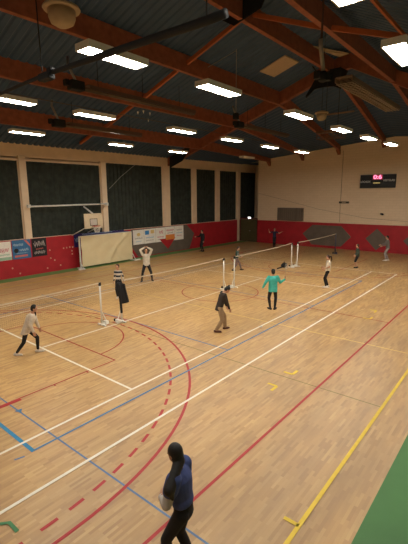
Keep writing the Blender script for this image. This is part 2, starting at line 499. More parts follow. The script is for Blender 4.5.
# deck panels
def deck_panel(lab, pts, m=M_panel):
    bm = NB(); poly(bm, pts, (0, 0, -.05)); return tag(obj('roof_panel', bm, m), lab, 'roof panel', 'pale roof panels')
def dz(x, y): return (x, y, (zdeck(y)-.01))
deck_panel('pale beige rectangular panel set in the dark roof left of the ridge', [dz(18.9, 11.7), dz(18.95, 10.3), dz(20.35, 10.25), dz(20.3, 11.65)])
deck_panel('pale beige panel in the roof just behind the hanging rod', [(19.6, 9.12, 11.6), (22.2, 8.8, 11.7), (22.4, 8.4, 11.82), (20.6, 9.02, 11.62)])

# black ridge fabric
def sheet(name, lab, pts_top, pts_bot, m, cat):
    bm = NB(); a = [bm.verts.new(p) for p in pts_top]; b = [bm.verts.new(p) for p in pts_bot]
    for i in range(len(a)-1): bm.faces.new((a[i], a[i+1], b[i+1], b[i]))
    o = obj(name, bm, m, fix=False); s = o.modifiers.new('t', 'SOLIDIFY'); s.thickness = .04
    return tag(o, lab, cat)
M_cloth = mat('black_curtain_cloth', (.010, .010, .013), .95, noise=.2)
sheet('folded_curtain', 'black folded cloth sagging under the ridge at the far roof frame',
      [(21.9, 10.5, 9.9), (21.9, 9.95, 10.75), (21.9, 9.3, 11.05), (21.9, 8.6, 11.05), (21.9, 8.2, 10.8)],
      [(21.85, 10.45, 9.8), (21.85, 9.95, 10.18), (21.85, 9.4, 10.2), (21.85, 8.9, 10.15), (21.85, 8.5, 9.95)], M_cloth, 'curtain')
sheet('folded_curtain', 'black folded cloth gathered at the ridge where the dark bar ends',
      [(13.6, 10.6, 12.0), (13.6, 9.6, 11.7), (13.6, 8.7, 11.6), (13.6, 8.2, 11.5)],
      [(13.6, 10.45, 11.35), (13.6, 9.6, 10.85), (13.6, 9.0, 11.0), (13.6, 8.4, 11.15)], M_cloth, 'curtain')

# dark suspended bar with cables
t = thing('suspended_bar', 'long dark tube hanging across the hall near the ceiling on thin cables', 'bar')
bm = NB(); tube(bm, [(4.11, 3.02, 6.6), (4.12, 3.4, 6.6), (4.04, 5.32, 6.6), (3.95, 6.75, 6.58), (3.98, 7.7, 6.58), (4.08, 8.9, 6.6), (4.1, 10.5, 6.6)], [.055, .055, .05, .035, .03, .03, .03], 10)
obj('tube', bm, M_black, t, smooth=True)
bm = NB(); tube(bm, [(3.86, 6.72, 6.6), (3.86, 6.8, 12.0)], .01, 6); obj('cable', bm, M_black, t)
bm = NB(); tube(bm, [(4.1, 3.3, 6.6), (4.1, 3.3, 9.0)], .01, 6); obj('cable', bm, M_black, t)
bm = NB(); bx(bm, (3.93, 6.72, 6.53), (.14, .34, .12)); bx(bm, (3.95, 6.6, 6.62), (.1, .14, .08)); obj('clamp', bm, M_black, t, bevel=.02)

# ------------------------------------------------------------------ hanging lamps
LZH = 7.0
def make_lamp():
    t = thing('ceiling_lamp', '', 'lamp', (0, 0, LZH), 0, 'hanging lamp panels lighting the hall')
    bm = NB()
    bx(bm, (0, 0, .07), (1.36, .40, .06))
    for s in (-1, 1):
        bx(bm, (0, s*.19, .035), (1.36, .025, .11)); bx(bm, (s*.67, 0, .035), (.025, .40, .11))
    obj('housing', bm, M_white, t)
    bm = NB(); bx(bm, (0, 0, 0), (1.29, .345, .02)); obj('diffuser', bm, M_glow, t)
    return t
lampA = make_lamp()
lamps = [
 ((5.04, 6.25), 'lamp panel crossed by the dark hanging bar, near the large round ceiling speaker'),
 ((8.14, 6.17), 'bright lamp panel in front of the third roof beam, right of the bar-crossed lamp'),
 ((12.41, 6.17), 'lamp panel right of the junction where the large frame meets the roof beam'),
 ((16.19, 6.17), 'lamp panel hanging just right of the far round ceiling speaker'),
 ((19.35, 6.1), 'lamp panel hanging between two others above the scoreboard wall'),
 ((22.47, 5.95), 'small lamp panel farthest right, close to the end wall above the scoreboard'),
 ((5.31, 10.98), 'lamp panel cut by the left picture edge between two roof beams'),
 ((8.07, 11.09), 'lamp panel hanging under the nearer tube heater on the left'),
 ((12.15, 11.08), 'lamp panel at the end of the tube heaters, left of the large frame'),
 ((15.62, 11.1), 'lamp panel in front of the large frame, directly above the narrow windows'),
 ((19.26, 11.2), 'lamp panel hanging above the corner of the hall'),
 ((22.84, 11.07), 'small lamp panel beside the corbel left of the wall conduit'),
 ((8.36, 16.05), 'lamp panel nearest the window wall on the left'),
 ((13.36, 16.34), 'lamp panel close to the window wall above the wide window'),
 ((17.73, 16.51), 'lamp panel close to the wall above the first narrow window'),
 ((8.32, 2.12), 'large very bright lamp panel at the right edge of the picture'),
 ((5.04, 2.12), 'bright lamp panel cut by the top edge of the picture')]
for i, ((x, y), lab) in enumerate(lamps):
    o = lampA if i == 0 else copy_tree(lampA)
    o.location = (x, y, LZH); o['label'] = lab
o = copy_tree(lampA); o.location = (23.87, 15.68, LZH); o['label'] = 'dim unlit lamp panel near the corner above the last windows'
for ch in o.children:
    if ch.name.startswith('diffuser'):
        ch.data = ch.data.copy(); ch.data.materials[0] = mat('unlit_diffuser', (.5, .42, .32), .6)
# off-frame fixtures of the same grid
for x, y in ((1.2, 2.1), (1.2, 6.2), (1.2, 11.1), (1.2, 16.3), (4.4, 16.3), (12.6, 2.1), (16.6, 2.1), (20.6, 2.1), (26, 2.1), (-3, 6.2), (-3, 11.1), (-3, 16.3)):
    ld = bpy.data.lights.new('hall_lamp', 'AREA'); ld.shape = 'RECTANGLE'; ld.size = 1.29; ld.size_y = .35
    ld.energy = 76*.445*PI*(.45 if x < 5 else 1.0); ld.color = (1.0, .94, .83)
    lo = bpy.data.objects.new('hall_lamp', ld); COL.objects.link(lo); lo.location = (x, y, LZH)

# suspension wires of lamps: thin, on each row
tt = thing('lamp_cable', 'thin straight cable line carrying the middle row of lamps', 'cable')
bm = NB(); tube(bm, [(2, 11.3, 7.25), (24, 11.3, 7.25)], .012, 5); obj('wire', bm, M_heat, tt)

# ------------------------------------------------------------------ tube heaters
def heater(lab, x0, x1, y, z, rod=True):
    t = thing('tube_heater', lab, 'heater', (x0, y, z), 0, 'radiant tube heaters under the roof')
    L_ = x1-x0
    bm = NB(); bx(bm, (.0, 0, .05), (.5, .32, .3)); bx(bm, (-.32, .05, .1), (.14, .2, .2)); obj('burner_box', bm, M_black, t, bevel=.03)
    bm = NB()
    tube(bm, [(.2, -.09, 0), (L_, -.09, 0)], .04, 8); tube(bm, [(.2, .09, 0), (L_, .09, 0)], .04, 8)
    tube(bm, [(L_, -.09, 0), (L_+.08, 0, 0), (L_, .09, 0)], .04, 8)
    obj('heating_tube', bm, M_heat, t, smooth=True)
    bm = NB()
    for s in (-1, 1):
        bar(bm, (.4, s*.21, .06), (L_-.05, s*.21, .06), .02, .12)
    bx(bm, ((L_+.35)/2, 0, .13), (L_-.4, .34, .015))
    obj('reflector', bm, mat('heater_hood', (.12, .075, .055), .5), t)
    bm = NB(); tube(bm, [(0, 0, .2), (-.1, .25, .75), (.02, .4, 1.0)], .045, 8); obj('flue', bm, M_steel, t, smooth=True)
    for f in (.15, .5, .85):
        bm = NB(); tube(bm, [(L_*f, 0, .13), (L_*f, 0, 1.0)], .01, 5); obj('hanger', bm, M_black, t)
    return t
heater('long tube heater hanging in front of the second roof beam on the left', 8.05, 13.9, 12.0, 8.0)
heater('shorter tube heater hanging lower, in front of the beam nearest the windows', 9.45, 13.9, 15.5, 7.4)
heater('tube heater hanging from a long rod in front of the large frame', 17.5, 22.6, 12.0, 7.95)
# small shuttlecocks stuck on the wire
sh = thing('shuttlecock', 'white shuttlecock caught up in the roof between the two left tube heaters', 'shuttlecock', (11.05, 12.4, 7.65), 0, 'shuttlecocks caught in the roof wires')
bm = NB(); lathe(bm, (0, 0, 0), [(.034, .09), (.012, .02)], 10); obj('feather_skirt', bm, M_white, sh)
bm = NB(); lathe(bm, (0, 0, 0), [(.004, -.012), (.013, -.004), (.013, .02)], 10); obj('cork', bm, M_white, sh)
sh['label'] = 'white shuttlecocks caught up in the roof between the two left tube heaters'
for p in ((11.3, 12.35, 7.72), (11.6, 12.3, 7.68), (11.5, 12.3, 7.42)):
    c = copy_tree(sh); c.location = p

# wide radiant panel on the right, hanging below the ridge, with motor and rod
t = thing('radiant_heater', 'long wire-guarded radiant heater slung from a rod at the upper right', 'heater', (10.9, 4.15, 7.4))
bm = NB(); bx(bm, (2.3, 0, .10), (4.8, .42, .03))
for s in (-1, 1): bx(bm, (2.3, s*.22, .04), (4.8, .02, .12))
obj('reflector', bm, mat('tarnished_reflector', (.20, .13, .09), .5, metal=.3), t)
bm = NB(); tube(bm, [(0, -.09, .02), (4.6, -.09, .02)], .045, 8); tube(bm, [(0, .09, .02), (4.6, .09, .02)], .045, 8); obj('heating_tube', bm, M_heat, t, smooth=True)
bm = NB()
for i in range(25): bx(bm, (i*.19, 0, -.05), (.012, .46, .012))
for i in range(5): bx(bm, (2.3, -.2+i*.1, -.05), (4.7, .012, .012))
obj('wire_guard', bm, mat('brass_wire', (.34, .25, .17), .4), t)
MOTORPOS = (11.35, 4.95, 7.75)
t2 = thing('fan_motor', 'dark motor cluster on a hanging rod beside the large radiant heater', 'motor', MOTORPOS)
bm = NB(); lathe(bm, (0, 0, 0), [(.06, -.14), (.13, -.1), (.14, .07), (.07, .14)], 16); bx(bm, (-.15, .1, .03), (.16, .16, .2)); bx(bm, (.18, -.07, .0), (.2, .14, .15)); tube(bm, [(-.1, .12, .1), (-.28, .2, .25)], .018); tube(bm, [(.1, -.12, 0), (.3, -.2, .2)], .018)
obj('motor_body', bm, M_black, t2, smooth=False)
bm = NB(); tube(bm, [(0, 0, .15), (-.1, .06, .75), (-.15, .05, .95)], .06, 10); obj('duct', bm, M_steel, t2, smooth=True)
bm = NB(); tube(bm, [(-.1, .05, .9), (-.1, .05, 2.25)], .03, 8); obj('rod', bm, mat('brown_rod', (.10, .05, .035), .6), t2)

# rod with heater head at (236,118)
t = thing('pendant_rod', 'thin vertical rod with a dark box at its lower end, left of the roof junction', 'rod', (15.31, 10.68, 7.95))
bm = NB(); tube(bm, [(0, 0, 0), (0, 0, 2.75)], .016, 6); obj('rod', bm, M_steel, t)
bm = NB(); tube(bm, [(0, 0, 2.7), (-1.98, 0, 1.59)], .014, 6); obj('side_wire', bm, M_steel, t)
bm = NB(); bx(bm, (0, 0, 0), (.22, .2, .26)); obj('control_box', bm, M_black, t, bevel=.02)

# far wire cage heater at (322,138)
t = thing('fan_heater', 'small rusty cage heater hanging before the end wall, under the far round speaker', 'heater', (19.0, 7.75, 7.22))
bm = NB(); bx(bm, (0, 0, .2), (.5, 1.3, .08)); obj('housing', bm, mat('rusty_case', (.12, .06, .04), .6), t)
bm = NB()
for i in range(7): tube(bm, [(-.25, -.6+i*.2, .2), (-.25, -.6+i*.2, -.12), (.25, -.6+i*.2, -.12), (.25, -.6+i*.2, .2)], .016, 6)
for z in (-.12, 0): tube(bm, [(-.25, -.62, z), (-.25, .62, z)], .014, 6); tube(bm, [(.25, -.62, z), (.25, .62, z)], .014, 6)
obj('cage', bm, mat('rusty_case', (0, 0, 0)), t)
bm = NB(); tube(bm, [(0, -.3, .2), (0, -.3, 3.0)], .012, 5); obj('hanger', bm, M_black, t)
bm = NB(); tube(bm, [(0, .3, .2), (0, .3, 3.0)], .012, 5); obj('hanger', bm, M_black, t)

# round hanging speakers
def speaker(lab, loc, r, h):
    t = thing('ceiling_speaker', lab, 'speaker', loc, 0, 'round ceiling speakers')
    bm = NB(); lathe(bm, (0, 0, 0), [(r*.4, .09), (r*.95, .03), (r, 0), (r*.95, -.03), (r*.5, -.02)], 28); obj('brim', bm, M_bowl, t, smooth=True)
    bm = NB(); lathe(bm, (0, 0, 0), [(r*.72, -.02), (r*.72, -.16), (r*.6, -.26), (r*.3, -.32), (r*.05, -.33)], 28); obj('bowl', bm, M_bowl, t, smooth=True)
    bm = NB(); tube(bm, [(0, 0, .05), (0, 0, h)], .012, 6); obj('hanger', bm, M_black, t)
speaker('large round beige ceiling speaker at the upper left', (4.85, 7.55, 8.1), .36, 2.3)
speaker('small round beige ceiling speaker far away near the end wall', (17.7, 7.7, 8.05), .30, 3.3)

# ------------------------------------------------------------------ end wall fittings
t = thing('scoreboard', 'black electronic scoreboard with pink digits on the end wall', 'scoreboard', (EX-.09, 9.3, 5.43))
bm = NB(); bx(bm, (0, 0, 0), (.12, 2.6, 1.0)); obj('panel', bm, mat('scoreboard_black', (.008, .008, .009), .45), t, bevel=.02)
def text(s, size, m, parent, loc, name, sx=1.0, shear=0.0, ext=.004):
    cu = bpy.data.curves.new(name, 'FONT'); cu.body = s; cu.size = size; cu.align_x = 'CENTER'; cu.align_y = 'CENTER'; cu.extrude = ext; cu.shear = shear
    cu.offset = .008
    o = bpy.data.objects.new(name, cu); COL.objects.link(o); cu.materials.append(m)
    me = bpy.data.meshes.new_from_object(o.evaluated_get(bpy.context.evaluated_depsgraph_get())); bpy.data.objects.remove(o)
    if not me.materials: me.materials.append(m)
    o = bpy.data.objects.new(name, me); COL.objects.link(o); o.parent = parent
    o.location = loc; o.rotation_euler = (R(90), 0, R(-90)); o.scale = (sx, 1, 1)
    return o
M_pink = mat('pink_led', (.8, .2, .3), .5, emit=(1, .22, .38), estr=2.2)
M_wt = mat('white_lettering', (.55, .56, .55), .6)
bm = NB(); bx(bm, (-.065, .0, .31), (.012, .72, .36)); obj('digit_window', bm, mat('led_glow', (.15, .01, .03), .5, emit=(1, .1, .2), estr=.25), t)
text('0:6', .42, M_pink, t, (-.078, 0, .31), 'digit', 1.2)
text('LOCAUX', .2, M_wt, t, (-.068, .92, -.02), 'lettering', .95, .3)
text('VISITEURS', .2, M_wt, t, (-.068, -.82, .05), 'lettering', .95, .2)
bm = NB(); bx(bm, (-.065, .05, -.12), (.01, .5, .07)); obj('period_lamp', bm, mat('amber_led', (.5, .4, .15), .5, emit=(.8, .6, .2), estr=.4), t)

t = thing('wall_unit', 'grey slatted metal cabinet fixed to the end wall above the red boards', 'cabinet', (EX-.1, 16.55, 2.75))
bm = NB(); bx(bm, (0, 0, 0), (.2, 2.5, 1.12)); obj('casing', bm, mat('grey_beige_metal', (.17, .13, .095), .6), t, bevel=.02)
bm = NB()
for k in range(12): bx(bm, (-.105, -1.14+k*.207, 0), (.02, .02, 1.04))
bx(bm, (-.105, -.62, 0), (.03, .05, 1.1)); bx(bm, (-.12, -1.2, .35), (.04, .08, .3))
obj('slat', bm, mat('dark_metal_slat', (.10, .08, .06), .6), t)
t = thing('wall_conduit', 'thin vertical conduit with a small dark notice box on the end wall', 'conduit', (EX-.03, 12.0, 0))
bm = NB(); tube(bm, [(0, .1, 2.2), (0, .1, 7.9)], .018, 6); obj('pipe', bm, mat('beige_pipe', (.38, .27, .17), .7), t)
bm = NB(); bx(bm, (-.03, -.2, 3.82), (.08, .8, .16)); obj('notice_box', bm, mat('dark_box', (.07, .055, .04), .6), t)
bm = NB(); bx(bm, (-.075, -.2, 3.82), (.01, .34, .08)); obj('notice_face', bm, M_bowl, t)
t = thing('security_camera', 'small dark camera on the end wall below the scoreboard', 'camera', (EX-.02, 8.78, 2.95))
bm = NB(); bx(bm, (-.02, 0, 0), (.04, .1, .12)); tube(bm, [(0, 0, 0), (-.15, 0, .02)], .02); obj('bracket', bm, M_black, t)
bm = NB(); tube(bm, [(-.1, .1, .02), (-.3, -.12, -.02)], .055, 10); obj('lens_body', bm, M_black, t)
t = thing('wall_shadow_line', 'thin shadow line sloping along the end wall above the red boards, shaped as a cord', 'cable')  # thin tube stands in for a beam's sloping shadow on the wall
bm = NB(); tube(bm, [(EX-.02, 19.9, 4.6), (EX-.02, 17, 3.95), (EX-.02, 14, 3.25), (EX-.02, 10, 2.6), (EX-.02, 5, 2.35)], .012, 5); obj('wire', bm, mat('beige_pipe', (0, 0, 0)), t)

# ------------------------------------------------------------------ banners on the window wall
def banner(lab, x0, x1, z0, z1, m, decor=(), y=WY-.071):
    t = thing('banner', lab, 'banner', (x0, y, z0), 0)
    w = x1-x0; h = z1-z0
    bm = NB(); bx(bm, (w/2, .004, h/2), (w, .03, h)); sh_ = obj('sheet', bm, m, t)
    for name, kind, u, v, a, b, mm in decor:
        bm = NB()
        if kind == 'r': bx(bm, (u*w, -.014, v*h), (a*w, .006, b*h))
        elif kind == 'o':
            k = 20; poly(bm, [(u*w+a*w/2*math.cos(2*PI*i/k), -.012, v*h+b*h/2*math.sin(2*PI*i/k)) for i in range(k)], (0, -.005, 0))
        elif kind == 's':   # squiggle of illegible lettering
            nlet = max(6, int(a*w/.055)); rnd = random.Random(int(u*1000+v*100))
            for i in range(nlet):
                xx = u*w-a*w/2+a*w*(i+.5)/nlet; hh = b*h*rnd.uniform(.55, 1)
                bx(bm, (xx, -.013, v*h+rnd.uniform(-.1, .1)*b*h), (a*w/nlet*.55, .004, hh), rot=Matrix.Rotation(rnd.uniform(-.5, .5), 4, 'Y'))
        elif kind == 't':
            poly(bm, [(p[0]*w, -.012, p[1]*h) for p in u], (0, -.004, 0))
        obj(name, bm, mm, sh_)
    return t
P_w = mat('white_banner', (.82, .78, .70), .7); P_grey = mat('grey_print', (.40, .36, .33), .7); P_pink = mat('pink_print', (.62, .22, .24), .7)
P_green = mat('pale_green_print', (.32, .50, .36), .7); P_blue = mat('blue_banner', (.045, .16, .33), .7); P_dark = mat('black_banner', (.015, .013, .015), .7)
P_lb = mat('light_blue_print', (.35, .50, .62), .7); P_or = mat('orange_print', (.75, .25, .05), .7); P_ye = mat('yellow_print', (.72, .52, .2), .7); P_b2 = mat('bright_blue_print', (.05, .25, .55), .7)
P_sal = mat('salmon_print', (.62, .16, .13), .7)
banner('white banner with pale green foot at the left edge, beside the blue one', 8.0, 9.93, 1.04, 2.06, P_w,
       [('print', 'r', .5, .09, 1, .16, P_green), ('print', 's', .75, .55, .35, .28, P_pink), ('print', 's', .3, .55, .3, .2, P_grey), ('print', 's', .8, .3, .3, .1, P_green)])
banner('blue banner with a dark round emblem and salmon strip, between white and black banners', 9.99, 11.04, 1.03, 2.09, P_blue,
       [('print', 't', ((.65, .97), (.78, .97), (.99, .72), (.99, .58)), 0, 0, 0, P_sal), ('print', 's', .33, .75, .55, .14, P_lb), ('emblem', 'o', .2, .45, .24, .24, P_dark),
        ('print', 's', .62, .47, .5, .15, P_lb), ('print', 'r', .45, .15, .7, .1, P_sal), ('print', 's', .5, .3, .6, .05, P_lb)])
banner('black banner with white script right of the blue banner', 11.12, 12.02, 1.04, 2.09, P_dark,
       [('print', 's', .5, .7, .75, .34, P_grey), ('print', 's', .5, .42, .5, .08, P_sal), ('print', 's', .5, .22, .75, .2, P_grey)])
banner('narrow black banner hidden partly behind the cream covered goal', 17.9, 18.6, .95, 1.98, P_dark, [('print', 's', .5, .6, .5, .3, P_ye)])
xs = [18.68, 19.75, 20.93, 21.98, 23.05, 24.08]
banner('first white poster from the goal, small grey logo', xs[0], xs[1]-.02, .96, 2.02, P_w, [('emblem', 'o', .5, .68, .32, .24, P_ye), ('print', 's', .5, .42, .7, .12, P_grey), ('print', 's', .5, .2, .5, .08, P_lb)])
banner('second white poster from the goal, with a blue square and yellow print', xs[1], xs[2]-.02, .95, 2.03, P_w, [('print', 'r', .25, .75, .34, .28, P_b2), ('print', 'r', .72, .78, .3, .24, P_ye), ('print', 's', .5, .4, .7, .12, P_lb), ('print', 's', .5, .2, .7, .08, P_grey)])
banner('third white poster from the goal, with pink figure print', xs[2], xs[3]-.02, .94, 2.04, P_w, [('print', 's', .55, .68, .4, .3, P_pink), ('print', 's', .5, .35, .7, .12, P_pink), ('print', 's', .5, .18, .6, .08, P_grey)])
banner('fourth white poster from the goal, with a solid orange lower half', xs[3], xs[4]-.02, .93, 2.05, P_w, [('print', 'r', .5, .27, .96, .36, P_or), ('print', 's', .5, .75, .8, .14, P_pink), ('print', 's', .5, .56, .6, .1, P_grey), ('print', 's', .5, .27, .7, .12, P_ye)])
banner('fifth white poster from the goal, plain with fine grey print', xs[4], xs[5], .92, 2.06, P_w, [('print', 's', .5, .72, .6, .1, P_grey), ('print', 's', .5, .5, .7, .08, P_lb), ('print', 's', .5, .3, .6, .08, P_pink)])
P_pur = mat('indigo_banner', (.035, .022, .14), .7)
banner('indigo blue banner running behind the cream covered goal', 13.87, 17.87, 1.3, 2.14, P_pur, [('print', 's', .06, .55, .08, .35, P_lb), ('print', 's', .45, .93, .6, .1, P_lb)])

# climbing holds / hooks on the red wall
for i, (x, z) in enumerate(((12.2, 1.32), (13.12, 1.34), (13.33, 1.35), (13.54, 1.36), (13.75, 1.34), (13.68, 1.12), (13.68, .92), (12.22, .83), (12.47, .68), (12.83, .32), (11.97, .26), (9.9, .55), (10.3, .2))):
    if i == 0:
        bm = NB(); bmesh.ops.create_icosphere(bm, subdivisions=2, radius=.05, matrix=Matrix.Diagonal((1, .6, 1, 1)))
        H0 = tag(obj('climbing_hold', bm, mat('pale_knob', (.62, .38, .26), .6), smooth=True), 'small pale round climbing hold fixed to the red wall left of the goal', 'hold', 'pale climbing holds on the red wall')
        k = H0
    else:
        k = H0.copy(); COL.objects.link(k)
    k.location = (x, WY-.075, z)

# ------------------------------------------------------------------ covered goal
t = thing('handball_goal', 'white framed goal covered with a cream sheet, standing against the window wall', 'goal', (13.9, 21.45, 0))
gw = 4.15
bm = NB()
for x in (0, gw): bx(bm, (x, 0, 1.0), (.08, .08, 2.0))
bx(bm, (gw/2, 0, 2.0), (gw+.08, .08, .08)); obj('goal_frame', bm, M_white, t, bevel=.01)
bm = NB()
for x in (-.05, gw+.05): bx(bm, (x, -.12, .03), (.10, .75, .06)); bar(bm, (x, -.35, .06), (x, 0, .5), .04, .04)
bx(bm, (gw+.2, -.35, .04), (.5, .1, .08)); bx(bm, (-.2, -.35, .04), (.4, .1, .08))
obj('foot', bm, M_white, t, bevel=.01)
bm = NB(); nx_, nz_ = 60, 26; g = []
for j in range(nz_+1):
    row = []
    for i in range(nx_+1):
        u = i/nx_; v = j/nz_
        sag = .05*math.sin(v*PI)*math.sin(u*7+v*4)+.03*math.sin(u*23+3*math.sin(v*5))*(1-v*.6)
        hang = .07*math.sin(u*PI)*(v)
        # diagonal drape fold on the right third
        fold = .10*math.exp(-((u-.50-.10*v-.35*v*v)/.045)**2)*(1 if v < .95 else 0)
        row.append(bm.verts.new((.06+u*(gw-.08), -.07-abs(sag)-fold, .1+(1.93-hang*.5)*v)))
    g.append(row)
for j in range(nz_):
    for i in range(nx_): bm.faces.new((g[j][i], g[j][i+1], g[j+1][i+1], g[j+1][i]))
obj('cover_sheet', bm, M_cream, t, smooth=True)
bm = NB(); bx(bm, (gw/2, .2, 2.04), (gw*.92, .32, .07)); obj('rolled_net', bm, P_pur, t, bevel=.03)

# ------------------------------------------------------------------ basketball backboard on its swing frame
t = thing('basketball_hoop', 'small basketball backboard with orange rim above the covered goal', 'hoop', (14.43, 20.6, 2.55))
bm = NB(); bx(bm, (0, 0, .44), (1.3, .05, .9)); bb_ = obj('backboard', bm, mat('cream_board', (.62, .50, .33), .6), t, bevel=.01)
bm = NB()
for x0, x1, z0, z1 in ((-.27, .27, .55, .58), (-.27, .27, .15, .18), (-.27, -.24, .15, .58), (.24, .27, .15, .58)): bx(bm, ((x0+x1)/2, -.03, (z0+z1)/2), (x1-x0, .01, z1-z0))
obj('target_square', bm, P_dark, bb_)
bm = NB(); bx(bm, (0, -.028, .365), (.46, .005, .36)); obj('target_field', bm, mat('grey_field', (.50, .44, .38), .7), bb_)
bm = NB(); k = 24; c = (0, -.32)
pts = [(c[0]+.225*math.cos(2*PI*i/k), c[1]+.225*math.sin(2*PI*i/k), .14) for i in range(k+1)]
tube(bm, pts, .014, 6); bx(bm, (0, -.06, .12), (.2, .1, .06)); rim_ = obj('rim', bm, mat('orange_rim', (.6, .08, .04), .5), t)
bm = NB()
for i in range(12):
    for s in (-1, 1):
        a0 = 2*PI*i/12; p = []
        for j in range(6):
            v = j/5; rr = .225-.10*v; a = a0+s*v*1.0
            p.append((rr*math.cos(a), -.32+rr*math.sin(a), .13-.38*v))
        tube(bm, p, .007, 4)
obj('hoop_net', bm, M_white, rim_)
bm = NB()
tube(bm, [(0.1, .02, .8), (-.15, .7, 1.3)], .05, 10)
tube(bm, [(-.45, .03, .1), (-.85, 1.1, -.45)], .03, 8); tube(bm, [(.45, .03, .1), (.3, 1.1, -.35)], .03, 8)
obj('support_arm', bm, M_white, t, smooth=True)
t = thing('support_rail', 'white horizontal pipe across the window between two pilasters', 'pipe')
bm = NB(); tube(bm, [(10.9, 21.6, 3.93), (16.3, 21.6, 3.97)], .05, 10); obj('pipe', bm, M_white, t, smooth=True)
bm = NB()
for x in (11.0, 16.3): bx(bm, (x, 21.68, 3.95), (.14, .2, .18))
obj('bracket', bm, M_white, t)
t = thing('diagonal_cord', 'thin pale cord slanting across the wide dark window', 'cord')
bm = NB(); tube(bm, [(16.6, 21.7, 4.95), (17.6, 21.7, 5.75), (18.9, 21.7, 6.6)], .018, 6); obj('cord_line', bm, M_steel, t)

# ------------------------------------------------------------------ badminton nets and posts
def post(lab, x, y, m, wdir, base=M_white):
    t = thing('net_post', lab, 'post', (x, y, 0), 0, 'badminton net posts')
    bm = NB(); tube(bm, [(0, 0, .05), (0, 0, 1.56)], .032, 10); obj('pole', bm, m, t, smooth=True)
    bm = NB(); bx(bm, (wdir*.09, 0, .05), (.3, .08, .06)); bx(bm, (wdir*.17, 0, .08), (.12, .2, .13)); bx(bm, (0, 0, .03), (.07, .42, .05))
    base_ = obj('base', bm, base, t, bevel=.015)
    bm = NB(); bx(bm, (0, 0, 1.5), (.07, .07, .12)); obj('clamp', bm, M_black if m is M_white else m, t)
    bm = NB(); tube(bm, [(wdir*.15, .2, .05), (wdir*.15, .2, .12)], .05, 10); obj('wheel', bm, M_black, base_)
    bm = NB(); tube(bm, [(wdir*.2, 0, .12), (0, 0, .55)], .015, 6); obj('strut', bm, m, t)
    return t
NY = YC+.1
M_np = mat('navy_post', (.04, .045, .08), .5)
posts = [('white net post on the left, beside the hanging black jacket', 7.98, NY+.2, M_white, 1, M_white),
         ('white net post the black jacket hangs from', 8.67, NY-.05, M_white, -1, M_white),
         ('left white post of the pair behind the man in brown', 14.86, NY-.05, M_white, 1, M_white),
         ('right white post of the pair behind the man in brown', 15.6, NY-.15, M_white, -1, M_white),
         ('white net post beside the black bag, left of the gap', 22.15, NY+.1, M_white, 1, M_white),
         ('white net post right of the gap near the black bag', 22.75, NY, M_white, -1, M_white),
         ('dark navy net post at the far end in front of the grey hexagon', 29.3, NY+.1, M_np, 1, M_np)]
for a in posts: post(*a)
M_net = mat('brown_net_cord', (.20, .11, .06), .9)
M_tape = mat('white_net_tape', (.58, .48, .36), .7)
def net(lab, x0, x1, y0, y1):
    t = thing('badminton_net', lab, 'net', (0, 0, 0), 0, 'badminton nets')
    def P(u, z):
        s = -.04*math.sin(PI*u)
        return (x0+(x1-x0)*u, y0+(y1-y0)*u, z+s)
    bm = NB(); n = 24
    for i in range(n):
        a = P(i/n, 1.535); b = P((i+1)/n, 1.535)
        v = [bm.verts.new(q) for q in ((a[0], a[1], a[2]-.02), (b[0], b[1], b[2]-.02), (b[0], b[1], b[2]+.02), (a[0], a[1], a[2]+.02))]
        bm.faces.new(v)
    o = obj('top_tape', bm, M_tape, t, fix=False); s = o.modifiers.new('t', 'SOLIDIFY'); s.thickness = .012
    bm = NB(); nv = int((x1-x0)/.06)
    for i in range(nv+1):
        a = P(i/nv, 1.5); b = P(i/nv, .79); w = .0012
        bm.faces.new([bm.verts.new(q) for q in ((a[0]-w, a[1], a[2]), (a[0]+w, a[1], a[2]), (b[0]+w, b[1], b[2]), (b[0]-w, b[1], b[2]))])
    for j in range(13):
        z = .79+.71*j/12
        for i in range(n):
            a = P(i/n, z); b = P((i+1)/n, z); w = .0012
            bm.faces.new([bm.verts.new(q) for q in ((a[0], a[1], a[2]-w), (b[0], b[1], b[2]-w), (b[0], b[1], b[2]+w), (a[0], a[1], a[2]+w))])
    obj('mesh', bm, M_net, t, fix=False)
net('badminton net leaving the picture at the left edge', 1.9, 7.94, NY+.2, NY+.2)
net('badminton net stretched behind the boy in stripes toward the middle posts', 8.72, 14.82, NY-.05, NY-.05)
net('badminton net in the middle of the hall, above the centre circle', 15.64, 22.1, NY-.15, NY+.1)
net('farthest badminton net, ending at the dark post', 22.8, 29.25, NY, NY+.1)

# black bag by the posts
t = thing('sports_bag', 'black bag lying on the floor at the foot of the middle net posts', 'bag', (22.05, 11.6, 0), R(20))
bm = NB(); bx(bm, (0, 0, .12), (.55, .32, .24)); obj('bag_body', bm, M_black, t, bevel=.08)
bm = NB(); tube(bm, [(-.15, 0, .22), (-.08, 0, .34), (.08, 0, .34), (.15, 0, .22)], .015, 6); obj('handle', bm, M_black, t)
bm = NB(); tube(bm, [(-.25, .1, .03), (-.75, .3, .03)], .04, 8); obj('racket_sleeve', bm, M_black, t)

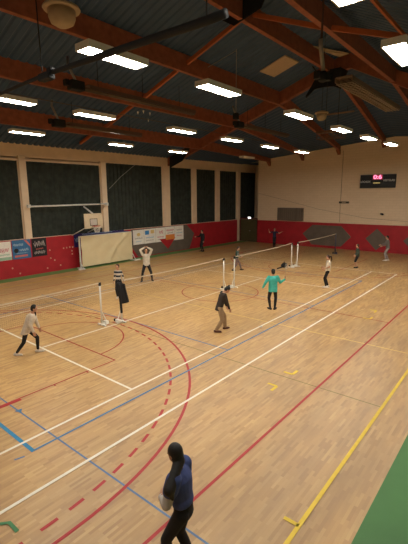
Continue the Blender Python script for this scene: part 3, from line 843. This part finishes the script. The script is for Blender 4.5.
# ------------------------------------------------------------------ people
def capsule(bm, p0, r0, p1, r1, n=12, k=4):
    p0 = Vector(p0); p1 = Vector(p1); d = p1-p0
    if d.length < 1e-5: d = Vector((0, 0, 1e-4)); p1 = p0+d
    dn = d.normalized(); u, v = frame_for(d); rings = []
    for i in range(1, k+1):
        a = PI/2*i/k; rings.append((p0-dn*r0*math.cos(a), r0*math.sin(a)))
    for i in range(k):
        a = PI/2*i/k; rings.append((p1+dn*r1*math.sin(a), r1*math.cos(a)))
    vs = [[bm.verts.new(c+(u*math.cos(2*PI*j/n)+v*math.sin(2*PI*j/n))*max(r, 1e-4)) for j in range(n)] for c, r in rings]
    a0 = bm.verts.new(p0-dn*r0); a1 = bm.verts.new(p1+dn*r1)
    for j in range(n): bm.faces.new((a0, vs[0][(j+1) % n], vs[0][j]))
    for a, b in zip(vs, vs[1:]):
        for j in range(n): bm.faces.new((a[j], a[(j+1) % n], b[(j+1) % n], b[j]))
    for j in range(n): bm.faces.new((vs[-1][j], vs[-1][(j+1) % n], a1))

def ellipsoid(bm, c, rad, rot=None, sub=3):
    M = Matrix.Translation(c) @ (rot if rot is not None else Matrix.Identity(4)) @ Matrix.Diagonal((*rad, 1))
    bmesh.ops.create_icosphere(bm, subdivisions=sub, radius=1, matrix=M)

def loft(bm, rings, n=20):
    """rings: (centre, fwd, lat, rf, rl)"""
    vs = []
    for c, f, l, rf, rl in rings:
        vs.append([bm.verts.new(Vector(c)+f*rf*math.cos(2*PI*j/n)+l*rl*math.sin(2*PI*j/n)) for j in range(n)])
    for a, b in zip(vs, vs[1:]):
        for j in range(n): bm.faces.new((a[j], a[(j+1) % n], b[(j+1) % n], b[j]))
    bm.faces.new(vs[0][::-1]); bm.faces.new(vs[-1])

TMP = []
def remeshed(name, bm, m, parent, voxel, smooth=4):
    bmesh.ops.recalc_face_normals(bm, faces=bm.faces)
    o = obj(name, bm, m, None, fix=False)
    r = o.modifiers.new('r', 'REMESH'); r.mode = 'VOXEL'; r.voxel_size = voxel; r.use_smooth_shade = True
    s = o.modifiers.new('s', 'SMOOTH'); s.factor = .5; s.iterations = smooth
    dg = bpy.context.evaluated_depsgraph_get(); dg.update()
    me = bpy.data.meshes.new_from_object(o.evaluated_get(dg))
    me.name = name; o.modifiers.clear(); old = o.data; o.data = me; bpy.data.meshes.remove(old)
    if not me.materials: me.materials.append(m)
    for p in me.polygons: p.use_smooth = True
    o.parent = parent
    return o

def ik(a, b, l1, l2, pole):
    a = Vector(a); b = Vector(b); d = b-a; L_ = d.length
    if L_ > (l1+l2)*.999: b = a+d.normalized()*(l1+l2)*.999; d = b-a; L_ = d.length
    x = (l1*l1-l2*l2+L_*L_)/(2*L_); h = math.sqrt(max(l1*l1-x*x, 0))
    dn = d.normalized(); p = Vector(pole); p = (p-dn*p.dot(dn))
    p = p.normalized() if p.length > 1e-4 else frame_for(dn)[0]
    return a+dn*x+p*h, b

def hand(bm, wrist, dirn, palm_n, side, curl=.5, s=1.0):
    """wrist point, direction of the fingers, palm normal, side +1 left / -1 right (thumb side)"""
    d = Vector(dirn).normalized(); nrm = Vector(palm_n); nrm = (nrm-d*nrm.dot(d)).normalized(); lat = d.cross(nrm).normalized()*side
    w = Vector(wrist)
    for k in range(4):
        off = (k-1.5)*.021*s
        capsule(bm, w+lat*off*.6+d*.01*s, .014*s, w+lat*off+d*.085*s, .0125*s, 8, 3)
    lens = (.07, .08, .075, .058)
    for k in range(4):
        off = (k-1.5)*.0225*s
        p = w+lat*off+d*.088*s
        a1 = curl*.7; a2 = curl*1.5
        d1 = d*math.cos(a1)+nrm*math.sin(a1)+lat*(k-1.5)*.05; d2 = d*math.cos(a2)+nrm*math.sin(a2)
        q = p+d1*lens[3-k if k == 3 else k]*.55*s; capsule(bm, p, .0098*s, q, .009*s, 8, 3)
        capsule(bm, q, .009*s, q+d2*lens[k]*.5*s, .0078*s, 8, 3)
    p = w+d*.03*s-lat*.032*s
    q = p+(d*.6-lat*.7+nrm*.35).normalized()*.045*s
    capsule(bm, p, .013*s, q, .0105*s, 8, 3); capsule(bm, q, .0105*s, q+(d*.9-lat*.2+nrm*.3).normalized()*.032*s, .009*s, 8, 3)

def person(label, loc, face, h, P, C, voxel=.011, big=False, build=1.0, name='person', hairstyle='short', child=False):
    """face: heading in degrees (world). P: pose dict, C: clothing dict"""
    t = thing(name, label, 'person', (loc[0], loc[1], 0), R(face)); t.scale = (h/1.75,)*3
    X = Vector((1, 0, 0)); Y = Vector((0, 1, 0)); Z = Vector((0, 0, 1))
    pz = P.get('pelvis', .93); px, py = P.get('pxy', (0, 0))
    pel = Vector((px, py, pz))
    lean = P.get('lean', 0.04); side = P.get('side', 0)
    sp = Vector((math.sin(lean), side, math.cos(lean))).normalized()
    tw = R(P.get('twist', 0))
    lat_p = Y.copy(); lat_s = Vector((-math.sin(tw), math.cos(tw), 0)); lat_s = (lat_s-sp*lat_s.dot(sp)).normalized()
    fwd_p = X.copy(); fwd_s = lat_s.cross(sp).normalized()
    b = build
    chest = pel+sp*.40; neck = pel+sp*.545; nape = neck+sp*.02
    hp = P.get('head', (0, 0))     # (pitch down deg, yaw deg)
    hd = R(hp[0]); hy = R(hp[1])
    hf = Matrix.Rotation(hy, 3, 'Z') @ Vector((math.cos(hd), 0, -math.sin(hd)))
    hu = Matrix.Rotation(hy, 3, 'Z') @ Vector((math.sin(hd), 0, math.cos(hd)))
    hl = hu.cross(hf).normalized()
    nb = neck+(sp*.5+hu*.5).normalized()*.05
    hs = 1.08 if child else 1.0
    hc = nb+hu*.125*hs+hf*.025
    Mh = Matrix((hf, hl, hu)).transposed().to_4x4()
    # ---- joints
    hips = {1: pel+lat_p*.088-Z*.02, -1: pel-lat_p*.088-Z*.02}
    sh = {1: pel+sp*.50+lat_s*.175*b, -1: pel+sp*.50-lat_s*.175*b}
    feet = P.get('feet', ((.02, .12, 0, 0), (.02, -.12, 0, 0)))   # x, y, z, toe yaw
    legs = {}
    for s, f in ((1, feet[0]), (-1, feet[1])):
        ank = Vector((f[0], f[1], .085+f[2])); yaw = R(f[3])
        toe_d = Vector((math.cos(yaw), math.sin(yaw), 0))
        kn, ank = ik(hips[s], ank, .435, .43, toe_d*1.0+Vector((.2, 0, 0)))
        pitch = f[4] if len(f) > 4 else 0
        legs[s] = (hips[s], kn, ank, toe_d, pitch)
    arms = {}
    for s, key in ((1, 'L'), (-1, 'R')):
        A = P.get(key, {})
        tgt = A.get('to', (.06, .09, -.52)); pole = A.get('pole', (-1, .25, -.1))
        T_ = sh[s]+fwd_s*tgt[0]+lat_s*s*tgt[1]+Z*tgt[2]
        po = fwd_s*pole[0]+lat_s*s*pole[1]+Z*pole[2]
        el, wr = ik(sh[s], T_, .285, .255, po)
        hdv = A.get('hd'); hdv = (fwd_s*hdv[0]+lat_s*s*hdv[1]+Z*hdv[2]) if hdv else (wr-el)
        arms[s] = (sh[s], el, wr, hdv, A.get('curl', .55))
    # ---- body: one continuous skin surface
    bm = NB()
    loft(bm, [(pel-sp*.09, fwd_p, lat_p, .07*b, .10*b), (pel-sp*.03, fwd_p, lat_p, .105*b, .155*b), (pel+sp*.06, fwd_p, lat_p, .10*b, .145*b), (pel+sp*.17, (fwd_p+fwd_s).normalized(), (lat_p+lat_s).normalized(), .088*b, .125*b),
              (pel+sp*.30, fwd_s, lat_s, .10*b, .145*b), (pel+sp*.42, fwd_s, lat_s, .108*b, .165*b), (pel+sp*.50, fwd_s, lat_s, .085*b, .15*b), (pel+sp*.545, fwd_s, lat_s, .055, .075), (pel+sp*.57, fwd_s, lat_s, .048, .052)])
    capsule(bm, neck-sp*.04, .055, nb+hu*.06, .048)
    ellipsoid(bm, hc+hu*.02*hs, (.096*hs, .076*hs, .105*hs), Mh)
    ellipsoid(bm, hc+hf*.022-hu*.045*hs, (.070*hs, .058*hs, .072*hs), Mh)
    capsule(bm, hc+hf*.085*hs+hu*.01, .010, hc+hf*.106*hs-hu*.028, .014, 8)
    ellipsoid(bm, hc+hf*.07-hu*.098*hs, (.022, .024, .016), Mh, 2)
    for s in (1, -1): ellipsoid(bm, hc+hl*s*.078*hs-hu*.008-hf*.005, (.02, .010, .032), Mh, 2)
    for s in (1, -1):
        a, e, w, hdv, cu = arms[s]
        capsule(bm, a, .052*b, e, .038*b); capsule(bm, e, .038*b, w, .025)
        wn = (w-e).normalized(); hand(bm, w+wn*.005, hdv, (-lat_s*s if abs(hdv.normalized().dot(lat_s)) < .8 else -Z), s if True else 1, cu)
        hp_, kn, an, td, pit = legs[s]
        capsule(bm, hp_, .085*b, kn, .055*b); capsule(bm, kn, .053*b, kn.lerp(an, .35), .055*b); capsule(bm, kn.lerp(an, .35), .054*b, an, .036)
        capsule(bm, an-Z*.03-td*.03, .036, an-Z*.05+td*.13, .028)
    body = remeshed('body', bm, C.get('skin', M_skin), t, voxel*.85 if big else voxel*.8)
    # ---- trousers
    tr = C.get('legs_r', 1.0)
    bm = NB()
    loft(bm, [(pel-sp*.11, fwd_p, lat_p, .085*b, .12*b), (pel-sp*.05, fwd_p, lat_p, .12*b, .168*b), (pel+sp*.05, fwd_p, lat_p, .115*b, .158*b), (pel+sp*.12, fwd_p, lat_p, .103*b, .143*b)])
    frac = C.get('leglen', 1.0)
    for s in (1, -1):
        hp_, kn, an, td, pit = legs[s]
        if frac > .6:
            capsule(bm, hp_, .098*b*tr, kn, .068*b*tr)
            an2 = kn.lerp(an, frac*.93); capsule(bm, kn, .066*b*tr, kn.lerp(an, .4), .065*b*tr); capsule(bm, kn.lerp(an, .4), .064*b*tr, an2, .046*tr if tr <= 1.05 else .060*tr)
        else: capsule(bm, hp_, .100*b, hp_.lerp(kn, .95), .085*b)
    obj_tr = remeshed('shorts' if frac < .6 else 'trousers', bm, C['trousers'], t, voxel*1.1)
    # ---- top
    tb = b*C.get('top_r', 1.0); hem = C.get('hem', -.06)
    bm = NB()
    loft(bm, [(pel+sp*hem, fwd_p, lat_p, .118*tb, .162*tb), (pel+sp*max(.08, hem+.05), fwd_p, lat_p, .118*tb, .162*tb), (pel+sp*.2, (fwd_p+fwd_s).normalized(), (lat_p+lat_s).normalized(), .112*tb, .152*tb),
              (pel+sp*.32, fwd_s, lat_s, .120*tb, .166*tb), (pel+sp*.43, fwd_s, lat_s, .122*tb, .182*b), (pel+sp*.505, fwd_s, lat_s, .098*b, .165*b), (pel+sp*.55, fwd_s, lat_s, .068, .085)])
    sl = C.get('sleeve', 1.0)
    def sleeve(bm, s, r=1.0, frac=1.0):
        a, e, w, hdv, cu = arms[s]
        if frac < .5: capsule(bm, a, .066*b*r, a.lerp(e, .6), .058*b*r); return
        capsule(bm, a, .066*b*r, e, .052*b*r); capsule(bm, e, .052*b*r, e.lerp(w, .93), .036*r)
    if sl > 0 and 'sleeve_mat' not in C:
        for s in (1, -1): sleeve(bm, s, C.get('top_r', 1.0), sl)
    elif 'sleeve_mat' in C:
        for s in (1, -1): capsule(bm, sh[s]-lat_s*s*.02, .072*b*C.get('cap_r', 1), sh[s]+(arms[s][1]-sh[s])*C.get('cap', .12), .070*b*C.get('cap_r', 1))
    top = remeshed(C.get('topname', 'sweater'), bm, C['top'], t, voxel*1.1)
    if 'sleeve_mat' in C:
        for s in (1, -1):
            bm = NB(); sleeve(bm, s, C.get('sleeve_r', C.get('top_r', 1.0)*.98), 1); remeshed('sleeve', bm, C['sleeve_mat'], t, voxel)
    # ---- shoes
    for s in (1, -1):
        hp_, kn, an, td, pit = legs[s]
        ls = td.cross(Z).normalized()
        bm = NB(); g0 = an-Z*.085
        capsule(bm, g0-td*.055+Z*.045, .045, g0+td*.16+Z*.034, .037); capsule(bm, g0+Z*.05, .046, g0+Z*.085-td*.01, .045)
        if C.get('flatsole', True):
            loft(bm, [(g0+Z*.002+td*.06, td, ls, .145, .045), (g0+Z*.022+td*.06, td, ls, .145, .046)], 18)
        remeshed('shoe', bm, C['shoes'], t, .010, 2)
    # ---- hair
    hm = C.get('hair', M_hair)
    bm = NB()
    ellipsoid(bm, hc-hf*.018+hu*.034*hs, (.098*hs, .087*hs, .105*hs), Mh)
    ellipsoid(bm, hc-hf*.045*hs-hu*.01, (.068*hs, .080*hs, .09*hs), Mh)
    if hairstyle == 'pony':
        p = hc-hf*.10+hu*.05; q = p-hf*.075-hu*.04; r_ = q-hf*.02-Z*.15; e_ = r_+Z*-.12
        capsule(bm, p, .03, q, .038); capsule(bm, q, .036, r_, .036); capsule(bm, r_, .034, e_, .012)
    if hairstyle == 'side':
        p = hc-hf*.05+hl*.07-hu*.02; q = hc+hl*.11-hu*.12+hf*.02; e_ = q-Z*.17+hl*.02
        capsule(bm, p, .04, q, .036); capsule(bm, q, .036, e_, .014)
    if hairstyle == 'long':
        wd = C.get('hairdir', Vector((0, 0, 0)))
        p = hc-hf*.05; q = nape-fwd_s*.01+lat_s*.12; r_ = pel+sp*.45+fwd_s*.01+lat_s*.27; e_ = pel+sp*.36-fwd_s*.03+lat_s*.29
        capsule(bm, hc-hf*.03-hu*.02, .083, p-hu*.09, .07); capsule(bm, p-hu*.08, .072, q, .062); capsule(bm, q, .066, r_, .072); capsule(bm, r_, .070, e_, .022)
    remeshed('hair', bm, hm, t, .010, 3)
    # ---- face
    for s in (1, -1):
        bm = NB(); ellipsoid(bm, hc+hf*.086*hs+hl*s*.031+hu*.004, (.010, .013, .008), Mh, 2); obj('eye', bm, M_eye, body, smooth=True)
    bm = NB(); ellipsoid(bm, hc+hf*.089*hs-hu*.062*hs, (.008, .022, .006), Mh, 2); obj('mouth', bm, M_mouth, body, smooth=True)
    J = dict(hc=hc, hu=hu, hf=hf, hl=hl, sh=sh, arms=arms, legs=legs, pel=pel, sp=sp, fwd=fwd_s, lat=lat_s, neck=neck)
    return t, J

def az(x, y): return math.degrees(math.atan2(y, x))
C_ = lambda n, c, **k: mat(n, c, .85, noise=.12, nscale=12, **k)
BLK = C_('black_cloth', (.012, .012, .014)); NAVY = C_('navy_cloth', (.018, .020, .035))
SH_W = mat('white_shoe', (.62, .55, .48), .6); SH_B = mat('black_shoe', (.012, .012, .012), .6); SH_R = mat('brown_shoe', (.09, .03, .02), .6)

# striding girl, left
person('woman in a loose cream jacket striding on the court at the left', (5.05, 10.85), az(5, 10.9)-105, 1.54,
       dict(pelvis=.87, pxy=(.07, 0), lean=.40, side=.04, feet=((.33, .10, 0, 0), (-.30, -.08, .0, -10)), L=dict(to=(.14, .06, -.47), pole=(-1, .3, 0)), R=dict(to=(.05, .08, -.5), pole=(-1, .3, 0)), head=(12, 0)),
       dict(top=C_('cream_jacket', (.58, .50, .40)), trousers=BLK, shoes=SH_W, top_r=1.28, hem=-.16, topname='jacket', legs_r=.92), hairstyle='side')
# striped boy
M_str = bpy.data.materials.new('striped_knit'); M_str.use_nodes = True
nt = M_str.node_tree; tcn = nt.nodes.new('ShaderNodeTexCoord'); sxn = nt.nodes.new('ShaderNodeSeparateXYZ'); nt.links.new(tcn.outputs['Object'], sxn.inputs[0])
mt = nt.nodes.new('ShaderNodeMath'); mt.operation = 'MULTIPLY'; mt.inputs[1].default_value = 4.9; nt.links.new(sxn.outputs['Z'], mt.inputs[0])
fr = nt.nodes.new('ShaderNodeMath'); fr.operation = 'FRACT'; nt.links.new(mt.outputs[0], fr.inputs[0])
gt = nt.nodes.new('ShaderNodeMath'); gt.operation = 'GREATER_THAN'; gt.inputs[1].default_value = .52; nt.links.new(fr.outputs[0], gt.inputs[0])
mx = nt.nodes.new('ShaderNodeMix'); mx.data_type = 'RGBA'; mx.inputs['A'].default_value = (.60, .54, .46, 1); mx.inputs['B'].default_value = (.02, .025, .035, 1)
nt.links.new(gt.outputs[0], mx.inputs['Factor']); nt.links.new(mx.outputs['Result'], nt.nodes['Principled BSDF'].inputs['Base Color']); nt.nodes['Principled BSDF'].inputs['Roughness'].default_value = .9
person('boy in a black and white striped sweater standing behind the net post', (10.75, 13.75), az(10.5, 13.6)+160, 1.52,
       dict(R=dict(to=(.1, .05, -.5)), L=dict(to=(.02, .12, -.5)), head=(8, 0), feet=((.05, .10, 0, 5), (-.04, -.10, 0, -5))),
       dict(top=M_str, trousers=BLK, shoes=SH_W, hair=M_brhair, top_r=1.0), child=True, build=.86)
# arms over the head
person('person in a white sweatshirt with both hands raised to the head', (13.95, 15.42), az(13.9, 15.4)+183, 1.80,
       dict(pelvis=.89, feet=((0, .27, 0, 15), (0, -.27, 0, -15)), L=dict(to=(.03, -.10, .38), pole=(.1, 1, .25), hd=(.1, -.9, .35), curl=.3), R=dict(to=(.03, -.10, .38), pole=(.1, 1, .25), hd=(.1, -.9, .35), curl=.3)),
       dict(top=C_('white_sweatshirt', (.60, .54, .44)), trousers=BLK, shoes=SH_B, top_r=1.12))
# black clothes
person('person all in black with one arm held out, by the red wall', (24.4, 20.2), az(24.5, 20.3)+130, 1.72,
       dict(R=dict(to=(.30, .22, -.22), pole=(-.4, .5, -1), curl=.2), head=(5, 10)), dict(top=BLK, trousers=BLK, shoes=SH_B, top_r=1.15, topname='jacket'))
# kid in vest walking
person('child in a dark green vest and grey trousers striding right behind the net', (19.35, 13.35), az(19.3, 13.3)-75, 1.47,
       dict(pelvis=.88, lean=.1, feet=((.36, .08, 0, 0), (-.30, -.1, 0, 0)), L=dict(to=(.26, .03, -.28), pole=(-1, .2, -.5)), R=dict(to=(.2, .05, -.34), pole=(-1, .2, -.5)), head=(14, 0)),
       dict(top=C_('dark_green_vest', (.018, .045, .028)), sleeve_mat=C_('grey_sleeve', (.12, .13, .12)), trousers=C_('grey_mauve_trousers', (.17, .12, .12)), shoes=SH_B, topname='vest', hair=M_brhair), child=True)
# brown sweater man
person('man in a dark brown sweater and khaki trousers looking down at the floor', (10.15, 7.62), az(10.1, 7.6)-72, 1.62,
       dict(pelvis=.90, pxy=(-.06, 0), lean=.30, feet=((.20, .13, 0, 10), (-.22, -.12, 0, -25)), L=dict(to=(.20, .0, -.48), pole=(-1, .3, 0)), R=dict(to=(.18, .02, -.48), pole=(-1, .3, 0)), head=(48, 0)),
       dict(top=C_('dark_brown_sweater', (.035, .026, .020)), trousers=C_('khaki_trousers', (.30, .20, .115)), shoes=SH_R, legs_r=1.12, top_r=1.1, hem=-.11))
# teal
tt_, J = person('person in a turquoise sweater seen from behind with the right hand raised', (13.4, 7.5), az(13.4, 7.5)+12, 1.62,
       dict(R=dict(to=(.10, .36, -.12), pole=(0, .1, -1), hd=(0, .15, 1), curl=1.0), L=dict(to=(-.02, .26, -.46), pole=(-1, .5, 0)), feet=((.03, .09, 0, 25), (.0, -.10, 0, -35)), head=(0, 5)),
       dict(top=C_('turquoise_sweater', (.06, .43, .36)), trousers=BLK, shoes=SH_B, top_r=1.2, hem=-.13))
# badminton racket held by the person in turquoise
def world(t_, v):
    M = Matrix.Translation(t_.location) @ Matrix.Rotation(t_.rotation_euler.z, 4, 'Z') @ Matrix.Diagonal((*t_.scale, 1)); return M @ v
wr = world(tt_, J['arms'][-1][2])
rk = thing('badminton_racket', 'badminton racket held upright by the person in turquoise', 'racket', wr+Vector((0, 0, .06)), 0)
rk.rotation_euler = (R(8), R(5), R(60))
bm = NB(); tube(bm, [(0, 0, -.08), (0, 0, .08)], .013, 8); obj('grip', bm, mat('purple_grip', (.12, .06, .16), .7), rk)
bm = NB(); tube(bm, [(0, 0, .08), (0, 0, .33)], .004, 6); obj('shaft', bm, M_steel, rk)
bm = NB(); k = 28; tube(bm, [(.095*math.sin(2*PI*i/k), 0, .455-.125*math.cos(2*PI*i/k)) for i in range(k+1)], .005, 6); obj('head_frame', bm, M_steel, rk)
bm = NB()
for i in range(-6, 7):
    a = i/7; hh = .125*math.sqrt(1-a*a); ww = .095*math.sqrt(1-a*a)
    tube(bm, [(a*.095, 0, .455-hh), (a*.095, 0, .455+hh)], .0008, 3); tube(bm, [(-ww, 0, .455+a*.125), (ww, 0, .455+a*.125)], .0008, 3)
obj('strings', bm, M_white, rk)
# navy t-shirt far
person('person in a navy T-shirt with both arms raised by the red end wall', (30.2, 16.9), az(30.2, 16.9)+178, 1.62,
       dict(R=dict(to=(.05, .36, .16), pole=(0, .3, -1), hd=(0, .1, 1)), L=dict(to=(.1, .46, .0), pole=(0, .1, -1)), feet=((.02, .06, 0, 0), (0, -.06, 0, 0))),
       dict(top=C_('navy_tshirt', (.02, .022, .05)), trousers=BLK, shoes=SH_B, sleeve=.4, topname='t_shirt', hair=M_brhair))
# white shirt girl
person('woman in a white top and black trousers with a ponytail, facing left', (18.4, 7.3), az(18.4, 7.3)+95, 1.60,
       dict(R=dict(to=(.22, .0, -.36), pole=(-1, .3, -.2)), L=dict(to=(.20, .0, -.38), pole=(-1, .3, -.2)), feet=((.06, .08, 0, 0), (-.05, -.08, 0, 0)), lean=-.04, head=(10, 0)),
       dict(top=C_('white_top', (.62, .54, .43)), trousers=BLK, shoes=SH_W, hair=M_brhair, sleeve=.4, topname='blouse', top_r=1.1), hairstyle='pony')
# boy in green
person('boy in a dark green T-shirt and black shorts facing the far wall', (24.5, 7.9), az(24.5, 7.9)+100, 1.45,
       dict(R=dict(to=(.12, .06, -.44)), L=dict(to=(.12, .04, -.44)), feet=((.05, .08, 0, 0), (-.04, -.09, 0, 0))),
       dict(top=C_('grey_green_tshirt', (.05, .065, .045)), trousers=BLK, shoes=SH_B, leglen=.5, sleeve=.8, hair=M_brhair, topname='t_shirt', top_r=1.15), child=True)
# grey man
person('man in a grey sweater and light trousers reaching forward at the far right', (28.45, 7.2), az(28.4, 7.2)+95, 1.70,
       dict(R=dict(to=(.38, .02, -.30), pole=(-.3, .3, -1), curl=.2), L=dict(to=(.32, .05, -.34), pole=(-.3, .3, -1)), feet=((.08, .10, 0, 0), (-.08, -.10, 0, 0)), lean=.08, head=(8, 0)),
       dict(top=C_('grey_sweater', (.17, .15, .135)), trousers=C_('light_grey_trousers', (.33, .27, .25)), shoes=SH_W, top_r=1.12))
# foreground woman
BLU = bpy.data.materials.get('x') or C_('blue_vest_cloth', (.045, .065, .19))
person('woman in a blue vest with white sleeves and long black hair, nearest in the foreground', (2.95, 2.765), 43+74, 1.69,
       dict(pelvis=.92, lean=.09, feet=((.18, .10, 0, 5), (-.09, -.10, 0, -5)), L=dict(to=(.21, -.09, -.33), pole=(-.15, .8, -1), hd=(.05, -1, .25), curl=.6), R=dict(to=(.15, -.20, -.30), pole=(-.1, .4, -1), hd=(.05, -1, .25), curl=.6), head=(12, -25), twist=-8),
       dict(top=BLU, sleeve_mat=C_('white_grey_sleeve', (.46, .42, .38)), trousers=C_('black_leggings', (.010, .010, .013)), shoes=SH_B, topname='vest', legs_r=1.05, top_r=1.14, hem=.11, cap=.42, cap_r=1.34, sleeve_r=1.2, skin=M_skin2),
       voxel=.009, big=True, hairstyle='long')

# black jacket hanging from the net post
bm = NB()
px_, py_ = 8.58, NY-.12
loft(bm, [((px_, py_, 1.50), X_, Y_, a, b2) for X_, Y_, a, b2 in ((Vector((0, 1, 0)), Vector((1, 0, 0)), .05, .12),)]+
     [((px_+.06, py_-.02, 1.25), Vector((0, 1, 0)), Vector((1, 0, 0)), .08, .19), ((px_+.12, py_-.03, .95), Vector((0, 1, 0)), Vector((1, 0, 0)), .09, .20), ((px_+.18, py_-.04, .72), Vector((0, 1, 0)), Vector((1, 0, 0)), .07, .19)])
t = thing('hanging_jacket', 'black jacket hanging over the net post in front of the striped boy', 'jacket')
remeshed('jacket_body', bm, BLK, t, .02, 3)
bm = NB(); capsule(bm, (px_-.06, py_-.05, 1.42), .055, (px_-.02, py_-.07, .42), .045); remeshed('jacket_sleeve', bm, BLK, t, .015, 3)
bm = NB(); capsule(bm, (px_+.12, py_-.08, 1.40), .055, (px_+.22, py_-.09, .85), .045); remeshed('jacket_sleeve', bm, BLK, t, .015, 3)
# a few shuttlecocks on the floor
for i, (x, y, lab) in enumerate(((11.2, 6.75, 'white shuttlecock lying on the floor between the two men in the middle'),)):
    c = copy_tree(sh); c.location = (x, y, .035); c.rotation_euler = (R(90), 0, 1); c['label'] = lab
    if 'group' in c: del c['group']

# ------------------------------------------------------------------ world, camera
w = bpy.data.worlds.new('world'); SC.world = w; w.use_nodes = True
w.node_tree.nodes['Background'].inputs[0].default_value = (.9, .75, .6, 1); w.node_tree.nodes['Background'].inputs[1].default_value = .05
cam = bpy.data.cameras.new('camera'); co = bpy.data.objects.new('camera', cam); COL.objects.link(co); SC.camera = co
f, yaw, pitch, roll = 393.380497732476, R(39.42883398), R(11.12785633), R(-.39078624)
cam.sensor_fit = 'VERTICAL'; cam.sensor_height = 36; cam.lens = f*36/544
cam.clip_start = .05; cam.clip_end = 200
fw = Vector((math.cos(yaw)*math.cos(pitch), math.sin(yaw)*math.cos(pitch), -math.sin(pitch)))
rr = Vector((math.sin(yaw), -math.cos(yaw), 0)); uu = rr.cross(fw)
r2 = rr*math.cos(roll)+uu*math.sin(roll); u2 = -rr*math.sin(roll)+uu*math.cos(roll)
M = Matrix((r2, u2, -fw)).transposed().to_4x4(); M.translation = (0, 0, 4.5209)
co.matrix_world = M
SC.view_settings.view_transform = 'Standard'
SC.view_settings.look = 'None'
SC.view_settings.exposure = 0.0
